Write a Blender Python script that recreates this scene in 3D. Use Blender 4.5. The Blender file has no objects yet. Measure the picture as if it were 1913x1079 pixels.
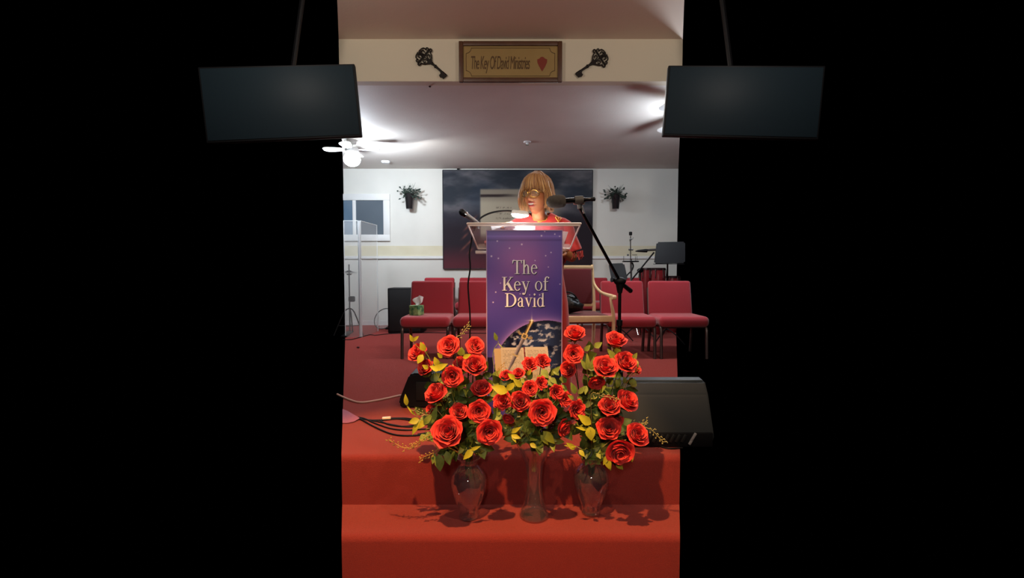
import bpy, bmesh, math, random
import numpy as np
from mathutils import Vector, Matrix, Euler, noise as mnoise

random.seed(7)
S = bpy.context.scene
COL = S.collection
D2R = math.radians

# ------------------------------------------------------------------ camera
FPX, CX, CY = 840.0, 956.5, 539.5
CAMZ = 1.03                        # above the platform carpet (z = 0)
PITCH = math.atan(36.5 / FPX)
cd = bpy.data.cameras.new('camera'); cam = bpy.data.objects.new('camera', cd); COL.objects.link(cam)
cd.sensor_width = 36; cd.sensor_fit = 'HORIZONTAL'; cd.lens = FPX / 1913 * 36
cd.clip_start = .05
cam.location = (0, 0, CAMZ); cam.rotation_euler = (math.pi / 2 - PITCH, 0, 0)
S.camera = cam

# ------------------------------------------------------------------ world, exposure, lights
w = bpy.data.worlds.new('world'); S.world = w; w.use_nodes = True
w.node_tree.nodes['Background'].inputs[0].default_value = (0, 0, 0, 1)
w.node_tree.nodes['Background'].inputs[1].default_value = 0
S.view_settings.view_transform = 'Standard'; S.view_settings.look = 'None'
S.view_settings.gamma = 1; S.view_settings.use_curve_mapping = False
S.view_settings.exposure = 0.0
EXPO = 0

def light(name, typ, loc, power, color, rot=None, **kw):
    l = bpy.data.lights.new(name, typ); l.energy = power; l.color = color
    for k, v in kw.items(): setattr(l, k, v)
    o = bpy.data.objects.new(name, l); COL.objects.link(o); o.location = loc
    if rot: o.rotation_euler = rot
    return o

def aim(o, target):
    o.rotation_euler = (Vector(target) - o.location).to_track_quat('-Z', 'Y').to_euler()

# recessed warm spots in the hall ceiling in front of the platform
k = light('spot_lamp', 'SPOT', (-.42, .95, 3.28), 740, (1, .50, .18), spot_size=D2R(44), spot_blend=.3, shadow_soft_size=.03)
aim(k, (-.28, 2.0, -.2))
k = light('spot_lamp', 'SPOT', (1.3, .5, 3.28), 150, (1, .66, .42), spot_size=D2R(76), spot_blend=.5, shadow_soft_size=.04)
aim(k, (.35, 2.2, .1))
# unseen fill lights added at both sides and behind the camera, for bounce
light('hall_fill_light', 'POINT', (-1.6, 2.35, 2.98), 52, (1, .90, .80), shadow_soft_size=.12)
light('hall_fill_light', 'POINT', (1.65, 2.3, 2.98), 44, (1, .89, .80), shadow_soft_size=.12)
light('hall_fill_light', 'POINT', (-.3, -1.6, 2.2), 125, (1, .92, .84), shadow_soft_size=.2)
# unseen fill lights added under the platform ceiling to brighten wall and chairs
k = light('stage_fill_light', 'AREA', (-1.5, 6.4, 2.55), 9, (.95, .98, 1), shape='RECTANGLE', size=.5, size_y=.5); aim(k, (-.4, 8.3, 1.2))
k = light('stage_fill_light', 'AREA', (.7, 4.95, 2.86), 34, (1, .96, .92), shape='RECTANGLE', size=1.2, size_y=.5)

# ------------------------------------------------------------------ picture -> place helpers
_fw = Vector((0, math.cos(PITCH), -math.sin(PITCH))); _up = Vector((0, math.sin(PITCH), math.cos(PITCH)))
def ray(px, py):
    return _fw + Vector((1, 0, 0)) * ((px - CX) / FPX) + _up * (-(py - CY) / FPX)
def P(px, py, Y):
    d = ray(px, py); t = Y / d.y
    return Vector((d.x * t, Y, CAMZ + d.z * t))
def F(px, py, z=0.0):
    d = ray(px, py); t = (z - CAMZ) / d.z
    return Vector((d.x * t, d.y * t, z))
YE = F(956, 851, 0).y                  # platform edge
ZR = P(956, 942, YE).z                 # tread of the step below
YT = F(956, 1001, ZR).y                # edge of that step
YB = 8.30                              # back wall
YH = 4.48                              # header face
ZC = P(956, 315, YB).z                 # platform ceiling
ZH = P(956, 73, YH).z                  # hall ceiling

# ------------------------------------------------------------------ materials
def s2l(c):
    if isinstance(c, str):
        c = [int(c[i:i + 2], 16) / 255 for i in (0, 2, 4)]
    return tuple((x / 12.92 if x <= .04045 else ((x + .055) / 1.055) ** 2.4) for x in c[:3]) + (1,)
MATS = {}
def mat(name, color, rough=.6, metal=0, spec=.5, noise=None, bump=None, emis=None, sheen=0, coat=0, trans=0, ior=1.45, attr=None, alpha=1):
    """noise=(scale, second colour, detail, contrast), bump=(scale, strength, distance)"""
    if name in MATS: return MATS[name]
    m = bpy.data.materials.new(name); m.use_nodes = True; nt = m.node_tree; b = nt.nodes['Principled BSDF']
    b.inputs['Roughness'].default_value = rough; b.inputs['Metallic'].default_value = metal
    b.inputs['Specular IOR Level'].default_value = spec
    b.inputs['Base Color'].default_value = s2l(color)
    b.inputs['Sheen Weight'].default_value = sheen; b.inputs['Coat Weight'].default_value = coat
    b.inputs['Transmission Weight'].default_value = trans; b.inputs['IOR'].default_value = ior
    b.inputs['Alpha'].default_value = alpha
    tc = nt.nodes.new('ShaderNodeTexCoord')
    if attr:
        a = nt.nodes.new('ShaderNodeAttribute'); a.attribute_name = attr
        nt.links.new(a.outputs['Color'], b.inputs['Base Color'])
        if noise:
            n = nt.nodes.new('ShaderNodeTexNoise'); n.inputs['Scale'].default_value = noise[0]; n.inputs['Detail'].default_value = 3
            mr = nt.nodes.new('ShaderNodeMapRange'); mr.inputs['To Min'].default_value = noise[1]; mr.inputs['To Max'].default_value = noise[2]
            mr.inputs['From Min'].default_value = .3; mr.inputs['From Max'].default_value = .7
            h = nt.nodes.new('ShaderNodeHueSaturation')
            nt.links.new(tc.outputs['Object'], n.inputs['Vector']); nt.links.new(n.outputs['Fac'], mr.inputs['Value'])
            nt.links.new(mr.outputs[0], h.inputs['Value']); nt.links.new(a.outputs['Color'], h.inputs['Color']); nt.links.new(h.outputs[0], b.inputs['Base Color'])
    elif noise:
        n = nt.nodes.new('ShaderNodeTexNoise'); n.inputs['Scale'].default_value = noise[0]
        n.inputs['Detail'].default_value = noise[2] if len(noise) > 2 else 4
        c = noise[3] if len(noise) > 3 else .2
        r = nt.nodes.new('ShaderNodeValToRGB'); r.color_ramp.elements[0].position = .5 - c; r.color_ramp.elements[1].position = .5 + c
        r.color_ramp.elements[0].color = s2l(color); r.color_ramp.elements[1].color = s2l(noise[1])
        nt.links.new(tc.outputs['Object'], n.inputs['Vector']); nt.links.new(n.outputs['Fac'], r.inputs['Fac']); nt.links.new(r.outputs[0], b.inputs['Base Color'])
    if bump:
        n2 = nt.nodes.new('ShaderNodeTexNoise'); n2.inputs['Scale'].default_value = bump[0]; n2.inputs['Detail'].default_value = 5
        bp = nt.nodes.new('ShaderNodeBump'); bp.inputs['Strength'].default_value = bump[1]; bp.inputs['Distance'].default_value = bump[2]
        nt.links.new(tc.outputs['Object'], n2.inputs['Vector']); nt.links.new(n2.outputs['Fac'], bp.inputs['Height']); nt.links.new(bp.outputs[0], b.inputs['Normal'])
    if emis:
        b.inputs['Emission Color'].default_value = s2l(emis[0]); b.inputs['Emission Strength'].default_value = emis[1]
    MATS[name] = m
    return m
def acrylic(name, tint, fac, rough=.08):
    m = bpy.data.materials.new(name); m.use_nodes = True; nt = m.node_tree; nt.nodes.clear()
    o = nt.nodes.new('ShaderNodeOutputMaterial'); t = nt.nodes.new('ShaderNodeBsdfTransparent'); d = nt.nodes.new('ShaderNodeBsdfPrincipled')
    d.inputs['Base Color'].default_value = s2l(tint); d.inputs['Roughness'].default_value = rough
    mx = nt.nodes.new('ShaderNodeMixShader'); mx.inputs[0].default_value = fac
    nt.links.new(t.outputs[0], mx.inputs[1]); nt.links.new(d.outputs[0], mx.inputs[2]); nt.links.new(mx.outputs[0], o.inputs[0])
    MATS[name] = m; return m

M_wall = mat('painted_plaster', 'DADAD2', .75, noise=(1.6, 'E0E0D8', 3, .15), bump=(60, .12, .004))
M_header = mat('header_plaster', 'CFC3AC', .8, bump=(40, .15, .004))
M_ceil = mat('textured_ceiling', 'DCD8D0', .7, noise=(2.2, 'D6D0C8', 3, .2), bump=(70, .3, .005))
M_ceil2 = mat('hall_ceiling_paint', 'E2D2C2', .85, bump=(50, .2, .004))
M_carpet = mat('red_carpet', '8A302C', .95, spec=.1, noise=(260, 'A63E36', 6, .24), bump=(420, 1, .007), sheen=.08)
M_white = mat('white_trim', 'E4E6E4', .5)
M_cream = mat('cream_band', 'DED9C0', .6, noise=(3, 'D6D0B2', 3, .2))
M_black = mat('black_plastic', '0E0E10', .55, spec=.25)
M_blackm = mat('black_metal', '101012', .35, metal=.4)
M_grille = mat('speaker_grille', '08090A', .7, bump=(700, .6, .003))
M_chrome = mat('chrome', 'C8C8CC', .18, metal=1)
M_bronze = mat('bronze_frame', '5C4F4C', .35, metal=.7)
M_red = mat('red_upholstery', '9A2630', .85, spec=.25, sheen=.4, noise=(300, 'A82E38', 2, .3), bump=(500, .3, .002))
M_maroon = mat('maroon_upholstery', '5A1219', .9, spec=.2, sheen=.3, bump=(400, .3, .002))
M_wood = mat('blond_wood', 'DDBB8C', .45, noise=(14, 'E6C89C', 5, .25), coat=.1)
M_iron = mat('wrought_iron', '1C1512', .5, metal=.5, bump=(90, .3, .002))
def thin_glass():
    m = bpy.data.materials.new('clear_glass'); m.use_nodes = True; nt = m.node_tree; nt.nodes.clear(); N = nt.nodes.new
    o = N('ShaderNodeOutputMaterial'); t = N('ShaderNodeBsdfTransparent'); t.inputs[0].default_value = (.93, .92, .93, 1)
    g = N('ShaderNodeBsdfGlossy'); g.inputs['Roughness'].default_value = .04; g.inputs['Color'].default_value = (1, 1, 1, 1)
    lw = N('ShaderNodeLayerWeight'); lw.inputs[0].default_value = .22; mr = N('ShaderNodeMapRange'); mr.inputs['To Min'].default_value = .035; mr.inputs['To Max'].default_value = .75
    d = N('ShaderNodeBsdfDiffuse'); d.inputs[0].default_value = (.75, .75, .8, 1); x1 = N('ShaderNodeMixShader'); x1.inputs[0].default_value = .022; x2 = N('ShaderNodeMixShader')
    nt.links.new(lw.outputs['Facing'], mr.inputs['Value']); nt.links.new(mr.outputs[0], x2.inputs[0]); nt.links.new(t.outputs[0], x1.inputs[1]); nt.links.new(d.outputs[0], x1.inputs[2])
    nt.links.new(x1.outputs[0], x2.inputs[1]); nt.links.new(g.outputs[0], x2.inputs[2]); nt.links.new(x2.outputs[0], o.inputs[0]); return m
M_glass = thin_glass()
M_leafd = mat('dark_leaf', '324416', .5, noise=(25, '56682A', 3, .25))
M_leafm = mat('green_leaf', '6A8430', .5, noise=(30, 'A2AE50', 3, .25))
M_leafy = mat('lime_leaf', 'A8A830', .45, noise=(22, 'D0C830', 3, .2))
M_stem = mat('green_stem', '3E4A1C', .6)
M_seed = mat('seed_sprig', 'A88A3C', .6, noise=(40, 'C4A050', 2, .3))
M_rose = mat('silk_petal', 'C01810', .6, attr='Col', spec=.2, sheen=.08)
M_acr = acrylic('acrylic_sheet', 'D8C8C0', .26, .25)
M_acrt = acrylic('acrylic_edge', 'F4E6DC', .75, .2)
M_shield = acrylic('shield_acrylic', 'E8ECEC', .13)
def thin_paper(name, c):
    m = bpy.data.materials.new(name); m.use_nodes = True; nt = m.node_tree; nt.nodes.clear(); o = nt.nodes.new('ShaderNodeOutputMaterial')
    a = nt.nodes.new('ShaderNodeBsdfDiffuse'); b = nt.nodes.new('ShaderNodeBsdfTranslucent'); x = nt.nodes.new('ShaderNodeMixShader'); x.inputs[0].default_value = .4
    a.inputs[0].default_value = b.inputs[0].default_value = s2l(c); nt.links.new(a.outputs[0], x.inputs[1]); nt.links.new(b.outputs[0], x.inputs[2]); nt.links.new(x.outputs[0], o.inputs[0])
    MATS[name] = m; return m
M_paper = thin_paper('white_paper', 'F4F2EE')
thin_paper('pale_paper', 'F0DAD4')
M_skin = mat('brown_skin', '8A5230', .45, spec=.4, attr='Col')
M_print = mat('printed_vinyl', 'FFFFFF', .35, attr='Col', spec=.4)
M_cloth = mat('printed_cloth', 'FFFFFF', .9, attr='Col', spec=.1)
M_letter = mat('white_lettering', 'FDFBFF', .5)
M_gold = mat('gold_thread', 'D9A640', .45, metal=.3)

# ------------------------------------------------------------------ mesh helpers
def tag(o, label=None, cat=None, group=None, kind=None):
    if label: o['label'] = label
    if cat: o['category'] = cat
    if group: o['group'] = group
    if kind: o['kind'] = kind
    return o
def link(name, me, parent=None, loc=(0, 0, 0), rot=None, m=None, smooth=None):
    if m is not None:
        me.materials.clear(); me.materials.append(m)
    o = bpy.data.objects.new(name, me); COL.objects.link(o); o.location = loc
    if rot is not None: o.rotation_euler = rot
    if parent: o.parent = parent
    if smooth is not None:
        me.polygons.foreach_set('use_smooth', [True] * len(me.polygons))
        if smooth: me.set_sharp_from_angle(angle=D2R(smooth))
    return o
def thing(name, loc, label, cat, group=None, rz=0):
    o = bpy.data.objects.new(name, None); COL.objects.link(o); o.location = loc; o.rotation_euler = (0, 0, rz)
    o.empty_display_size = .05
    return tag(o, label, cat, group)
class MB:
    def __init__(s): s.v = []; s.f = []
    def add(s, vs, fs):
        n = len(s.v); s.v += [tuple(x) for x in vs]; s.f += [tuple(i + n for i in f) for f in fs]; return s
    def box(s, c, d, rot=None, bev=0, seg=2):
        bm = bmesh.new(); bmesh.ops.create_cube(bm, size=1); bmesh.ops.scale(bm, vec=d, verts=bm.verts)
        if bev: bmesh.ops.bevel(bm, geom=bm.edges[:], offset=bev, segments=seg, affect='EDGES', profile=.5)
        R = (Euler(rot).to_matrix() if rot is not None and not isinstance(rot, Matrix) else rot)
        vs = [((R @ v.co) if R else v.co) + Vector(c) for v in bm.verts]
        bm.verts.index_update(); fs = [[v.index for v in f.verts] for f in bm.faces]; bm.free()
        return s.add(vs, fs)
    def quad(s, a, b, c, d): return s.add([a, b, c, d], [(0, 1, 2, 3)])
    def tube(s, pts, r, seg=8, smooth=0, cap=True, flat=None):
        pts = [Vector(p) for p in pts]
        rs = list(r) if isinstance(r, (list, tuple)) else [r] * len(pts)
        if smooth:
            q = []; qr = []
            for i in range(len(pts) - 1):
                p0, p1, p2, p3 = pts[max(i - 1, 0)], pts[i], pts[i + 1], pts[min(i + 2, len(pts) - 1)]
                for k in range(smooth):
                    t = k / smooth
                    q.append(.5 * ((2 * p1) + (p2 - p0) * t + (2 * p0 - 5 * p1 + 4 * p2 - p3) * t * t + (3 * p1 - p0 - 3 * p2 + p3) * t ** 3))
                    qr.append(rs[i] * (1 - t) + rs[i + 1] * t)
            q.append(pts[-1]); qr.append(rs[-1]); pts, rs = q, qr
        vs = []; fs = []; N = len(pts)
        t0 = (pts[1] - pts[0]).normalized(); up = Vector((0, 0, 1)) if abs(t0.z) < .9 else Vector((1, 0, 0))
        n = t0.cross(up).normalized()
        for i in range(N):
            t = (pts[min(i + 1, N - 1)] - pts[max(i - 1, 0)]).normalized()
            n = (n - t * n.dot(t)); n = n.normalized() if n.length > 1e-6 else t.orthogonal().normalized()
            b = t.cross(n)
            for j in range(seg):
                a = 2 * math.pi * j / seg
                vs.append(pts[i] + n * math.cos(a) * rs[i] + b * math.sin(a) * rs[i] * (flat or 1))
        for i in range(N - 1):
            for j in range(seg):
                j2 = (j + 1) % seg
                fs.append((i * seg + j, i * seg + j2, (i + 1) * seg + j2, (i + 1) * seg + j))
        if cap:
            fs.append(tuple(range(seg))[::-1]); fs.append(tuple((N - 1) * seg + j for j in range(seg)))
        return s.add(vs, fs)
    def lathe(s, prof, seg=32, c=(0, 0, 0), R=None):
        vs = []; fs = []; N = len(prof); c = Vector(c)
        for r, z in prof:
            for j in range(seg):
                a = 2 * math.pi * j / seg; v = Vector((r * math.cos(a), r * math.sin(a), z)); vs.append((R @ v if R else v) + c)
        for i in range(N - 1):
            for j in range(seg):
                j2 = (j + 1) % seg
                fs.append((i * seg + j, i * seg + j2, (i + 1) * seg + j2, (i + 1) * seg + j))
        if prof[0][0] > 1e-5: fs.append(tuple(range(seg))[::-1])
        if prof[-1][0] > 1e-5: fs.append(tuple((N - 1) * seg + j for j in range(seg)))
        return s.add(vs, fs)
    def sphere(s, c, r, seg=16, rings=10, R=None):
        r = (r, r, r) if not isinstance(r, (tuple, list)) else r
        vs = []; fs = []; c = Vector(c)
        for i in range(rings + 1):
            th = math.pi * i / rings
            for j in range(seg):
                a = 2 * math.pi * j / seg
                v = Vector((r[0] * math.sin(th) * math.cos(a), r[1] * math.sin(th) * math.sin(a), r[2] * math.cos(th)))
                vs.append((R @ v if R else v) + c)
        for i in range(rings):
            for j in range(seg):
                j2 = (j + 1) % seg
                fs.append(((i + 1) * seg + j, (i + 1) * seg + j2, i * seg + j2, i * seg + j))
        return s.add(vs, fs)
    def prism(s, poly, y0, y1):      # outline in XZ, depth in Y
        n = len(poly); vs = [(x, y0, z) for x, z in poly] + [(x, y1, z) for x, z in poly]
        fs = [tuple(range(n)), tuple(range(2 * n - 1, n - 1, -1))] + [(i, (i + 1) % n + 0, (i + 1) % n + n, i + n)[::-1] for i in range(n)]
        return s.add(vs, fs)
    def xf(s, M):
        s.v = [tuple(M @ Vector(v)) for v in s.v]; return s
    def mesh(s, name='m'):
        me = bpy.data.meshes.new(name); me.from_pydata(s.v, [], s.f); me.validate(); me.update()
        bm = bmesh.new(); bm.from_mesh(me); bmesh.ops.remove_doubles(bm, verts=bm.verts, dist=1e-6)
        bmesh.ops.recalc_face_normals(bm, faces=bm.faces); bm.to_mesh(me); bm.free(); return me
    def obj(s, name, m, parent=None, smooth=40, loc=(0, 0, 0), rot=None):
        return link(name, s.mesh(name), parent, loc, rot, m, smooth)
def axis(a, b):      # matrix whose Z runs from a to b
    return (Vector(b) - Vector(a)).to_track_quat('Z', 'Y').to_matrix()

# ------------------------------------------------------------------ the room (only the slice of the hall the upright phone picture looks into)
MARG = .05
def xl(Y): return -.3655 * Y - MARG
def xr(Y): return .3600 * Y + MARG
def slab(name, prof, m, close=False, sub=1):
    """a surface running across the room; prof lists (Y, Z) from front to back"""
    b = MB(); vs = []; fs = []
    K = 24
    for (y, z) in prof:
        for i in range(K + 1):
            t = i / K; vs.append((xl(y) * (1 - t) + xr(y) * t, y, z))
    n = len(prof)
    for i in range(n - 1 + (1 if close else 0)):
        for j in range(K):
            a = i * (K + 1) + j; c = ((i + 1) % n) * (K + 1) + j
            fs.append((a, a + 1, c + 1, c))
    if close:
        fs.append(tuple(i * (K + 1) for i in range(n))); fs.append(tuple(i * (K + 1) + K for i in range(n))[::-1])
    b.add(vs, fs); o = b.obj(name, m, smooth=50); tag(o, kind='structure'); return o
def nose(y, z, r, down=True):          # rounded step edge: from riser top to tread
    return [(y + r - r * math.cos(a), z - r + r * math.sin(a)) for a in [math.pi / 2 * i / 6 for i in range(7)]]
ZHALL = ZR * 2
floor_hall = slab('floor', [(.6, ZHALL), (YT, ZHALL), (YT, ZHALL - .05), (.6, ZHALL - .05)], M_carpet, close=True)
slab('floor_step', [(YT, ZHALL)] + nose(YT, ZR, .035) + [(YE, ZR), (YE, ZHALL)], M_carpet, close=True)
slab('floor_platform', [(YE, ZR)] + nose(YE, 0, .035) + [(YE + .5, 0), (5, 0), (YB, 0), (YB, ZR)], M_carpet, close=True)
slab('wall_back', [(YB, 0), (YB, ZC), (YB + .12, ZC), (YB + .12, 0)], M_wall, close=True)
slab('ceiling', [(YH + .1, ZC), (YB + .12, ZC), (YB + .12, ZC + .08), (YH + .1, ZC + .08)], M_ceil, close=True)
slab('wall_header', [(YH, ZC), (YH, ZH), (YH + .1, ZH), (YH + .1, ZC)], M_header, close=True)
slab('ceiling_hall', [(1.6, ZH), (YH + .1, ZH), (YH + .1, ZH + .08), (1.6, ZH + .08)], M_ceil2, close=True)
z0, z1 = P(956, 478, YB).z, P(956, 459, YB).z
slab('trim_1', [(YB - .012, z0), (YB - .012, z1), (YB, z1), (YB, z0)], M_cream, close=True)
z2, z3 = P(956, 483, YB).z, P(956, 478, YB).z
slab('trim_2', [(YB - .03, z2), (YB - .03, z3), (YB, z3), (YB, z2)], M_white, close=True)
slab('baseboard_back', [(YB - .014, 0), (YB - .014, .08), (YB, .08), (YB, 0)], M_white, close=True)

# window_1: booth window in the back wall with white casing
def window():
    r = bpy.data.objects.new('window_1', None); COL.objects.link(r); tag(r, kind='structure')
    Yw = YB - .02; L = xl(YB)
    a = P(716, 374, Yw); b = P(716, 438, Yw); oz = P(728, 362, Yw); ob = P(728, 450, Yw)
    xm0, xm1 = P(659, 400, Yw).x, P(665, 400, Yw).x
    r.location = (a.x, YB, b.z)
    def wb(x0, z0, x1, z1, y0, y1, name, m, bev=.004):
        o = MB().box(((x0 + x1) / 2 - a.x, (y0 + y1) / 2 - YB, (z0 + z1) / 2 - b.z), (x1 - x0, abs(y1 - y0), abs(z1 - z0)), bev=bev).obj(name, m, r); return o
    yf = YB - .035
    wb(L, a.z, oz.x, oz.z, yf, YB, 'window_casing', M_white); wb(L, ob.z, oz.x, b.z, yf, YB, 'window_casing', M_white)
    wb(a.x, b.z, oz.x, a.z, yf, YB, 'window_casing', M_white)
    wb(xm0, b.z, xm1, a.z, yf, YB, 'window_mullion', M_white)
    wb(xm1, b.z, a.x, a.z, YB - .012, YB - .004, 'pane', mat('booth_glass', '55606A', .12, spec=.6, noise=(1.1, '6A747C', 2, .3)), 0)
    wb(L, b.z, xm0, a.z, YB - .012, YB - .004, 'pane', mat('booth_glass_reflection', '4A6E88', .12, spec=.6, noise=(1.4, '8A94A0', 2, .3)), 0)  # bluish reflection on this pane is put into its colour
window()

# ------------------------------------------------------------------ header: plaque, keys
def plaque():
    Y = YH - .03
    tl, br = P(857, 77, Y), P(1050, 153, Y); c = (tl + br) / 2; W_, H_ = br.x - tl.x, tl.z - br.z
    t = thing('wall_plaque', (c.x, YH, c.z), 'brown framed plaque with faded script on the beam under the hall ceiling', 'plaque')
    b = MB(); f = .042
    for sx in (-1, 1): b.box((sx * (W_ / 2 - f / 2), -.02, 0), (f, .04, H_), bev=.006)
    for sz in (-1, 1): b.box((0, -.02, sz * (H_ / 2 - f / 2)), (W_ - 2 * f, .04, f), bev=.006)
    b.obj('frame', mat('plaque_frame', '5A3A26', .45, noise=(9, '4A2C1C', 4, .25)), t)
    MB().box((0, -.014, 0), (W_ - 2 * f, .012, H_ - 2 * f)).obj('panel', mat('plaque_panel', '8C7040', .5, noise=(3, '9A7E4A', 3, .25)), t)
    iw, ih = W_ / 2 - f - .028, H_ / 2 - f - .018; r = .05; lb = MB()
    y = -.0215
    for sx in (-1, 1): lb.tube([(sx * iw, y, -ih + r), (sx * iw, y, ih - r)], .0028, 6)
    for sz in (-1, 1): lb.tube([(-iw + r, y, sz * ih), (iw - r, y, sz * ih)], .0028, 6)
    for sx in (-1, 1):
        for sz in (-1, 1):
            lb.tube([(sx * (iw - r * math.cos(a)), y, sz * (ih - r * math.sin(a))) for a in [math.pi / 2 * i / 8 for i in range(9)]], .0028, 6)
    lb.obj('border_line', mat('plaque_line', '5E4426', .5), t)
    cu = bpy.data.curves.new('script', 'FONT'); cu.body = 'The Key Of David Ministries'; cu.size = .17; cu.shear = .18; cu.space_character = .88; cu.extrude = .002
    tmp = bpy.data.objects.new('tmp', cu); COL.objects.link(tmp); dg = bpy.context.evaluated_depsgraph_get(); dg.update()
    me = bpy.data.meshes.new_from_object(tmp.evaluated_get(dg)); bpy.data.objects.remove(tmp)
    xs = [v.co.x for v in me.vertices]; x0, x1 = min(xs), max(xs)
    A, B = P(880, 100, Y).x - c.x, P(990, 100, Y).x - c.x
    zb = P(956, 128, Y).z - c.z
    k = (B - A) / (x1 - x0)
    for v in me.vertices:
        v.co = Vector((A + (v.co.x - x0) * k, -.0215 - v.co.z, zb + v.co.y * 1.05))
    link('lettering', me, t, m=mat('faded_lettering', '553A1C', .5))
    cx, cz = P(1013, 116, Y).x - c.x, P(1013, 116, Y).z - c.z
    pts = [(-.048, .03), (-.03, .035), (-.015, .05), (0, .055), (.015, .05), (.03, .035), (.048, .03), (.046, 0), (.03, -.035), (0, -.085), (-.03, -.035), (-.046, 0)]
    MB().prism([(cx + x, cz + z) for x, z in pts][::-1], -.023, -.02).obj('shield_emblem', mat('emblem_red', '7C2E1C', .5), t)
plaque()

def iron_key(bowpx, bitpx, label, mirror):
    Y = YH - .02; A = P(*bowpx, Y); B = P(*bitpx, Y); d = B - A; L = d.length
    t = thing('decorative_key', ((A + B) / 2).to_tuple(), label, 'key ornament', 'iron keys on the header')
    t.location.y = YH
    ang = math.atan2(d.z, d.x)
    c, s_ = math.cos(ang), math.sin(ang); mid = (A + B) / 2
    def q(u, v, y=-.018):   # u along, v across
        v *= mirror
        return Vector(((u - L / 2) * c - v * s_, y, (u - L / 2) * s_ + v * c))
    k = L
    sh = MB(); sh.tube([q(.48 * k, 0), q(1.0 * k, 0)], .011, 8)
    sh.tube([q(.60 * k, 0), q(.62 * k, 0)], .017, 8)
    sh.obj('shaft', M_iron, t)
    bt = MB(); pl = [(.82, -.02), (.82, -.05), (.85, -.05), (.84, -.12), (.89, -.14), (.92, -.115), (.98, -.12), (1.0, -.02), (.98, .03), (.85, .03)]
    if mirror < 0: pl = pl
    pts = [q(u * k, v * k) for u, v in pl]
    vs = [(p.x, -.012, p.z) for p in pts] + [(p.x, -.026, p.z) for p in pts]; n = len(pts)
    bt.add(vs, [tuple(range(n)), tuple(range(2 * n - 1, n - 1, -1))] + [(i, (i + 1) % n, (i + 1) % n + n, i + n) for i in range(n)])
    bt.obj('bit', M_iron, t)
    bw = MB(); r = .0055
    col = [(.52, -.03), (.46, -.045), (.40, -.10), (.37, -.05), (.38, 0), (.37, .05), (.40, .10), (.46, .045), (.52, .03)]
    pts = [q(u * k, v * k) for u, v in col]; n = len(pts)
    vs = [(p.x, -.010, p.z) for p in pts] + [(p.x, -.024, p.z) for p in pts]
    bw.add(vs, [tuple(range(n)), tuple(range(2 * n - 1, n - 1, -1))] + [(i, (i + 1) % n, (i + 1) % n + n, i + n) for i in range(n)])
    bw.tube([q(.40 * k, 0), q(.02 * k, 0)], r, 7); bw.tube([q(.20 * k, -.22 * k), q(.20 * k, .22 * k)], r * 1.6, 7)
    def curl(cu, cv, rad, a0, turns, sg):
        return [q((cu + rad * (1 - .5 * i / 14) * math.cos(a0 + turns * 6.283 * i / 14)) * k, sg * (cv + rad * (1 - .5 * i / 14) * math.sin(a0 + turns * 6.283 * i / 14)) * k) for i in range(15)]
    for sg in (-1, 1):
        bw.tube([q(.40 * k, .09 * k * sg), q(.34 * k, .15 * k * sg), q(.26 * k, .19 * k * sg)] + curl(.23, .235, .045, -.8, .8, sg), r * 1.15, 7)
        bw.tube([q(.38 * k, .01 * k * sg)] + curl(.30, .085, .055, -1.2, -.9, sg), r, 7)
        bw.tube([q(.20 * k, .02 * k * sg)] + curl(.11, .075, .055, -.6, -.9, sg), r, 7)
        bw.tube([q(.02 * k, 0)] + curl(.03, .035, .03, -1.6, .9, sg), r, 7)
        bw.tube([q(.20 * k, .20 * k * sg)] + curl(.14, .20, .04, 0, .8, sg), r, 7)
        bw.tube([q(.14 * k, .16 * k * sg), q(.07 * k, .17 * k * sg), q(.03 * k, .12 * k * sg), q(.02 * k, .06 * k * sg)], r, 7, 3)
    bw.obj('bow', M_iron, t)
iron_key((781, 95.5), (834, 141.5), 'dark iron ornamental key hung on the beam, on the window side of the plaque', 1)
iron_key((1133, 99.5), (1075.5, 138.5), 'dark iron ornamental key hung on the beam, on the big microphone side of the plaque', -1)
# tiny fittings
p = P(803, 160.5, YH + .0)
o = MB().sphere((0, 0, 0), .012).obj('ceiling_screw', M_iron, loc=F(803, 161, ZC)); tag(o, 'tiny dark screw at the beam edge below an iron key', 'screw')
o = MB().lathe([(.0, -.04), (.06, -.036), (.075, -.02), (.078, 0)], 28).obj('smoke_detector', M_white, loc=F(721, 301, ZC)); tag(o, 'small white round detector on the platform ceiling above the booth window', 'detector')
t = thing('sprinkler_head', F(985, 264.5, ZC), 'small metal sprinkler head on the middle of the platform ceiling', 'sprinkler')
MB().lathe([(.055, 0), (.05, -.012), (.02, -.018), (.012, -.04), (0, -.042)], 24).obj('escutcheon', M_white, t)
MB().lathe([(.0, -.05), (.028, -.048), (.028, -.044), (0, -.042)], 20).obj('deflector', M_chrome, t)
o = MB().box((0, 0, 0), (.05, .02, .02), bev=.004).obj('poster_clip', M_black, loc=P(856, 315.5, YB - .03)); tag(o, 'tiny black clip above the top edge of the stormy backdrop', 'clip')

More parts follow.
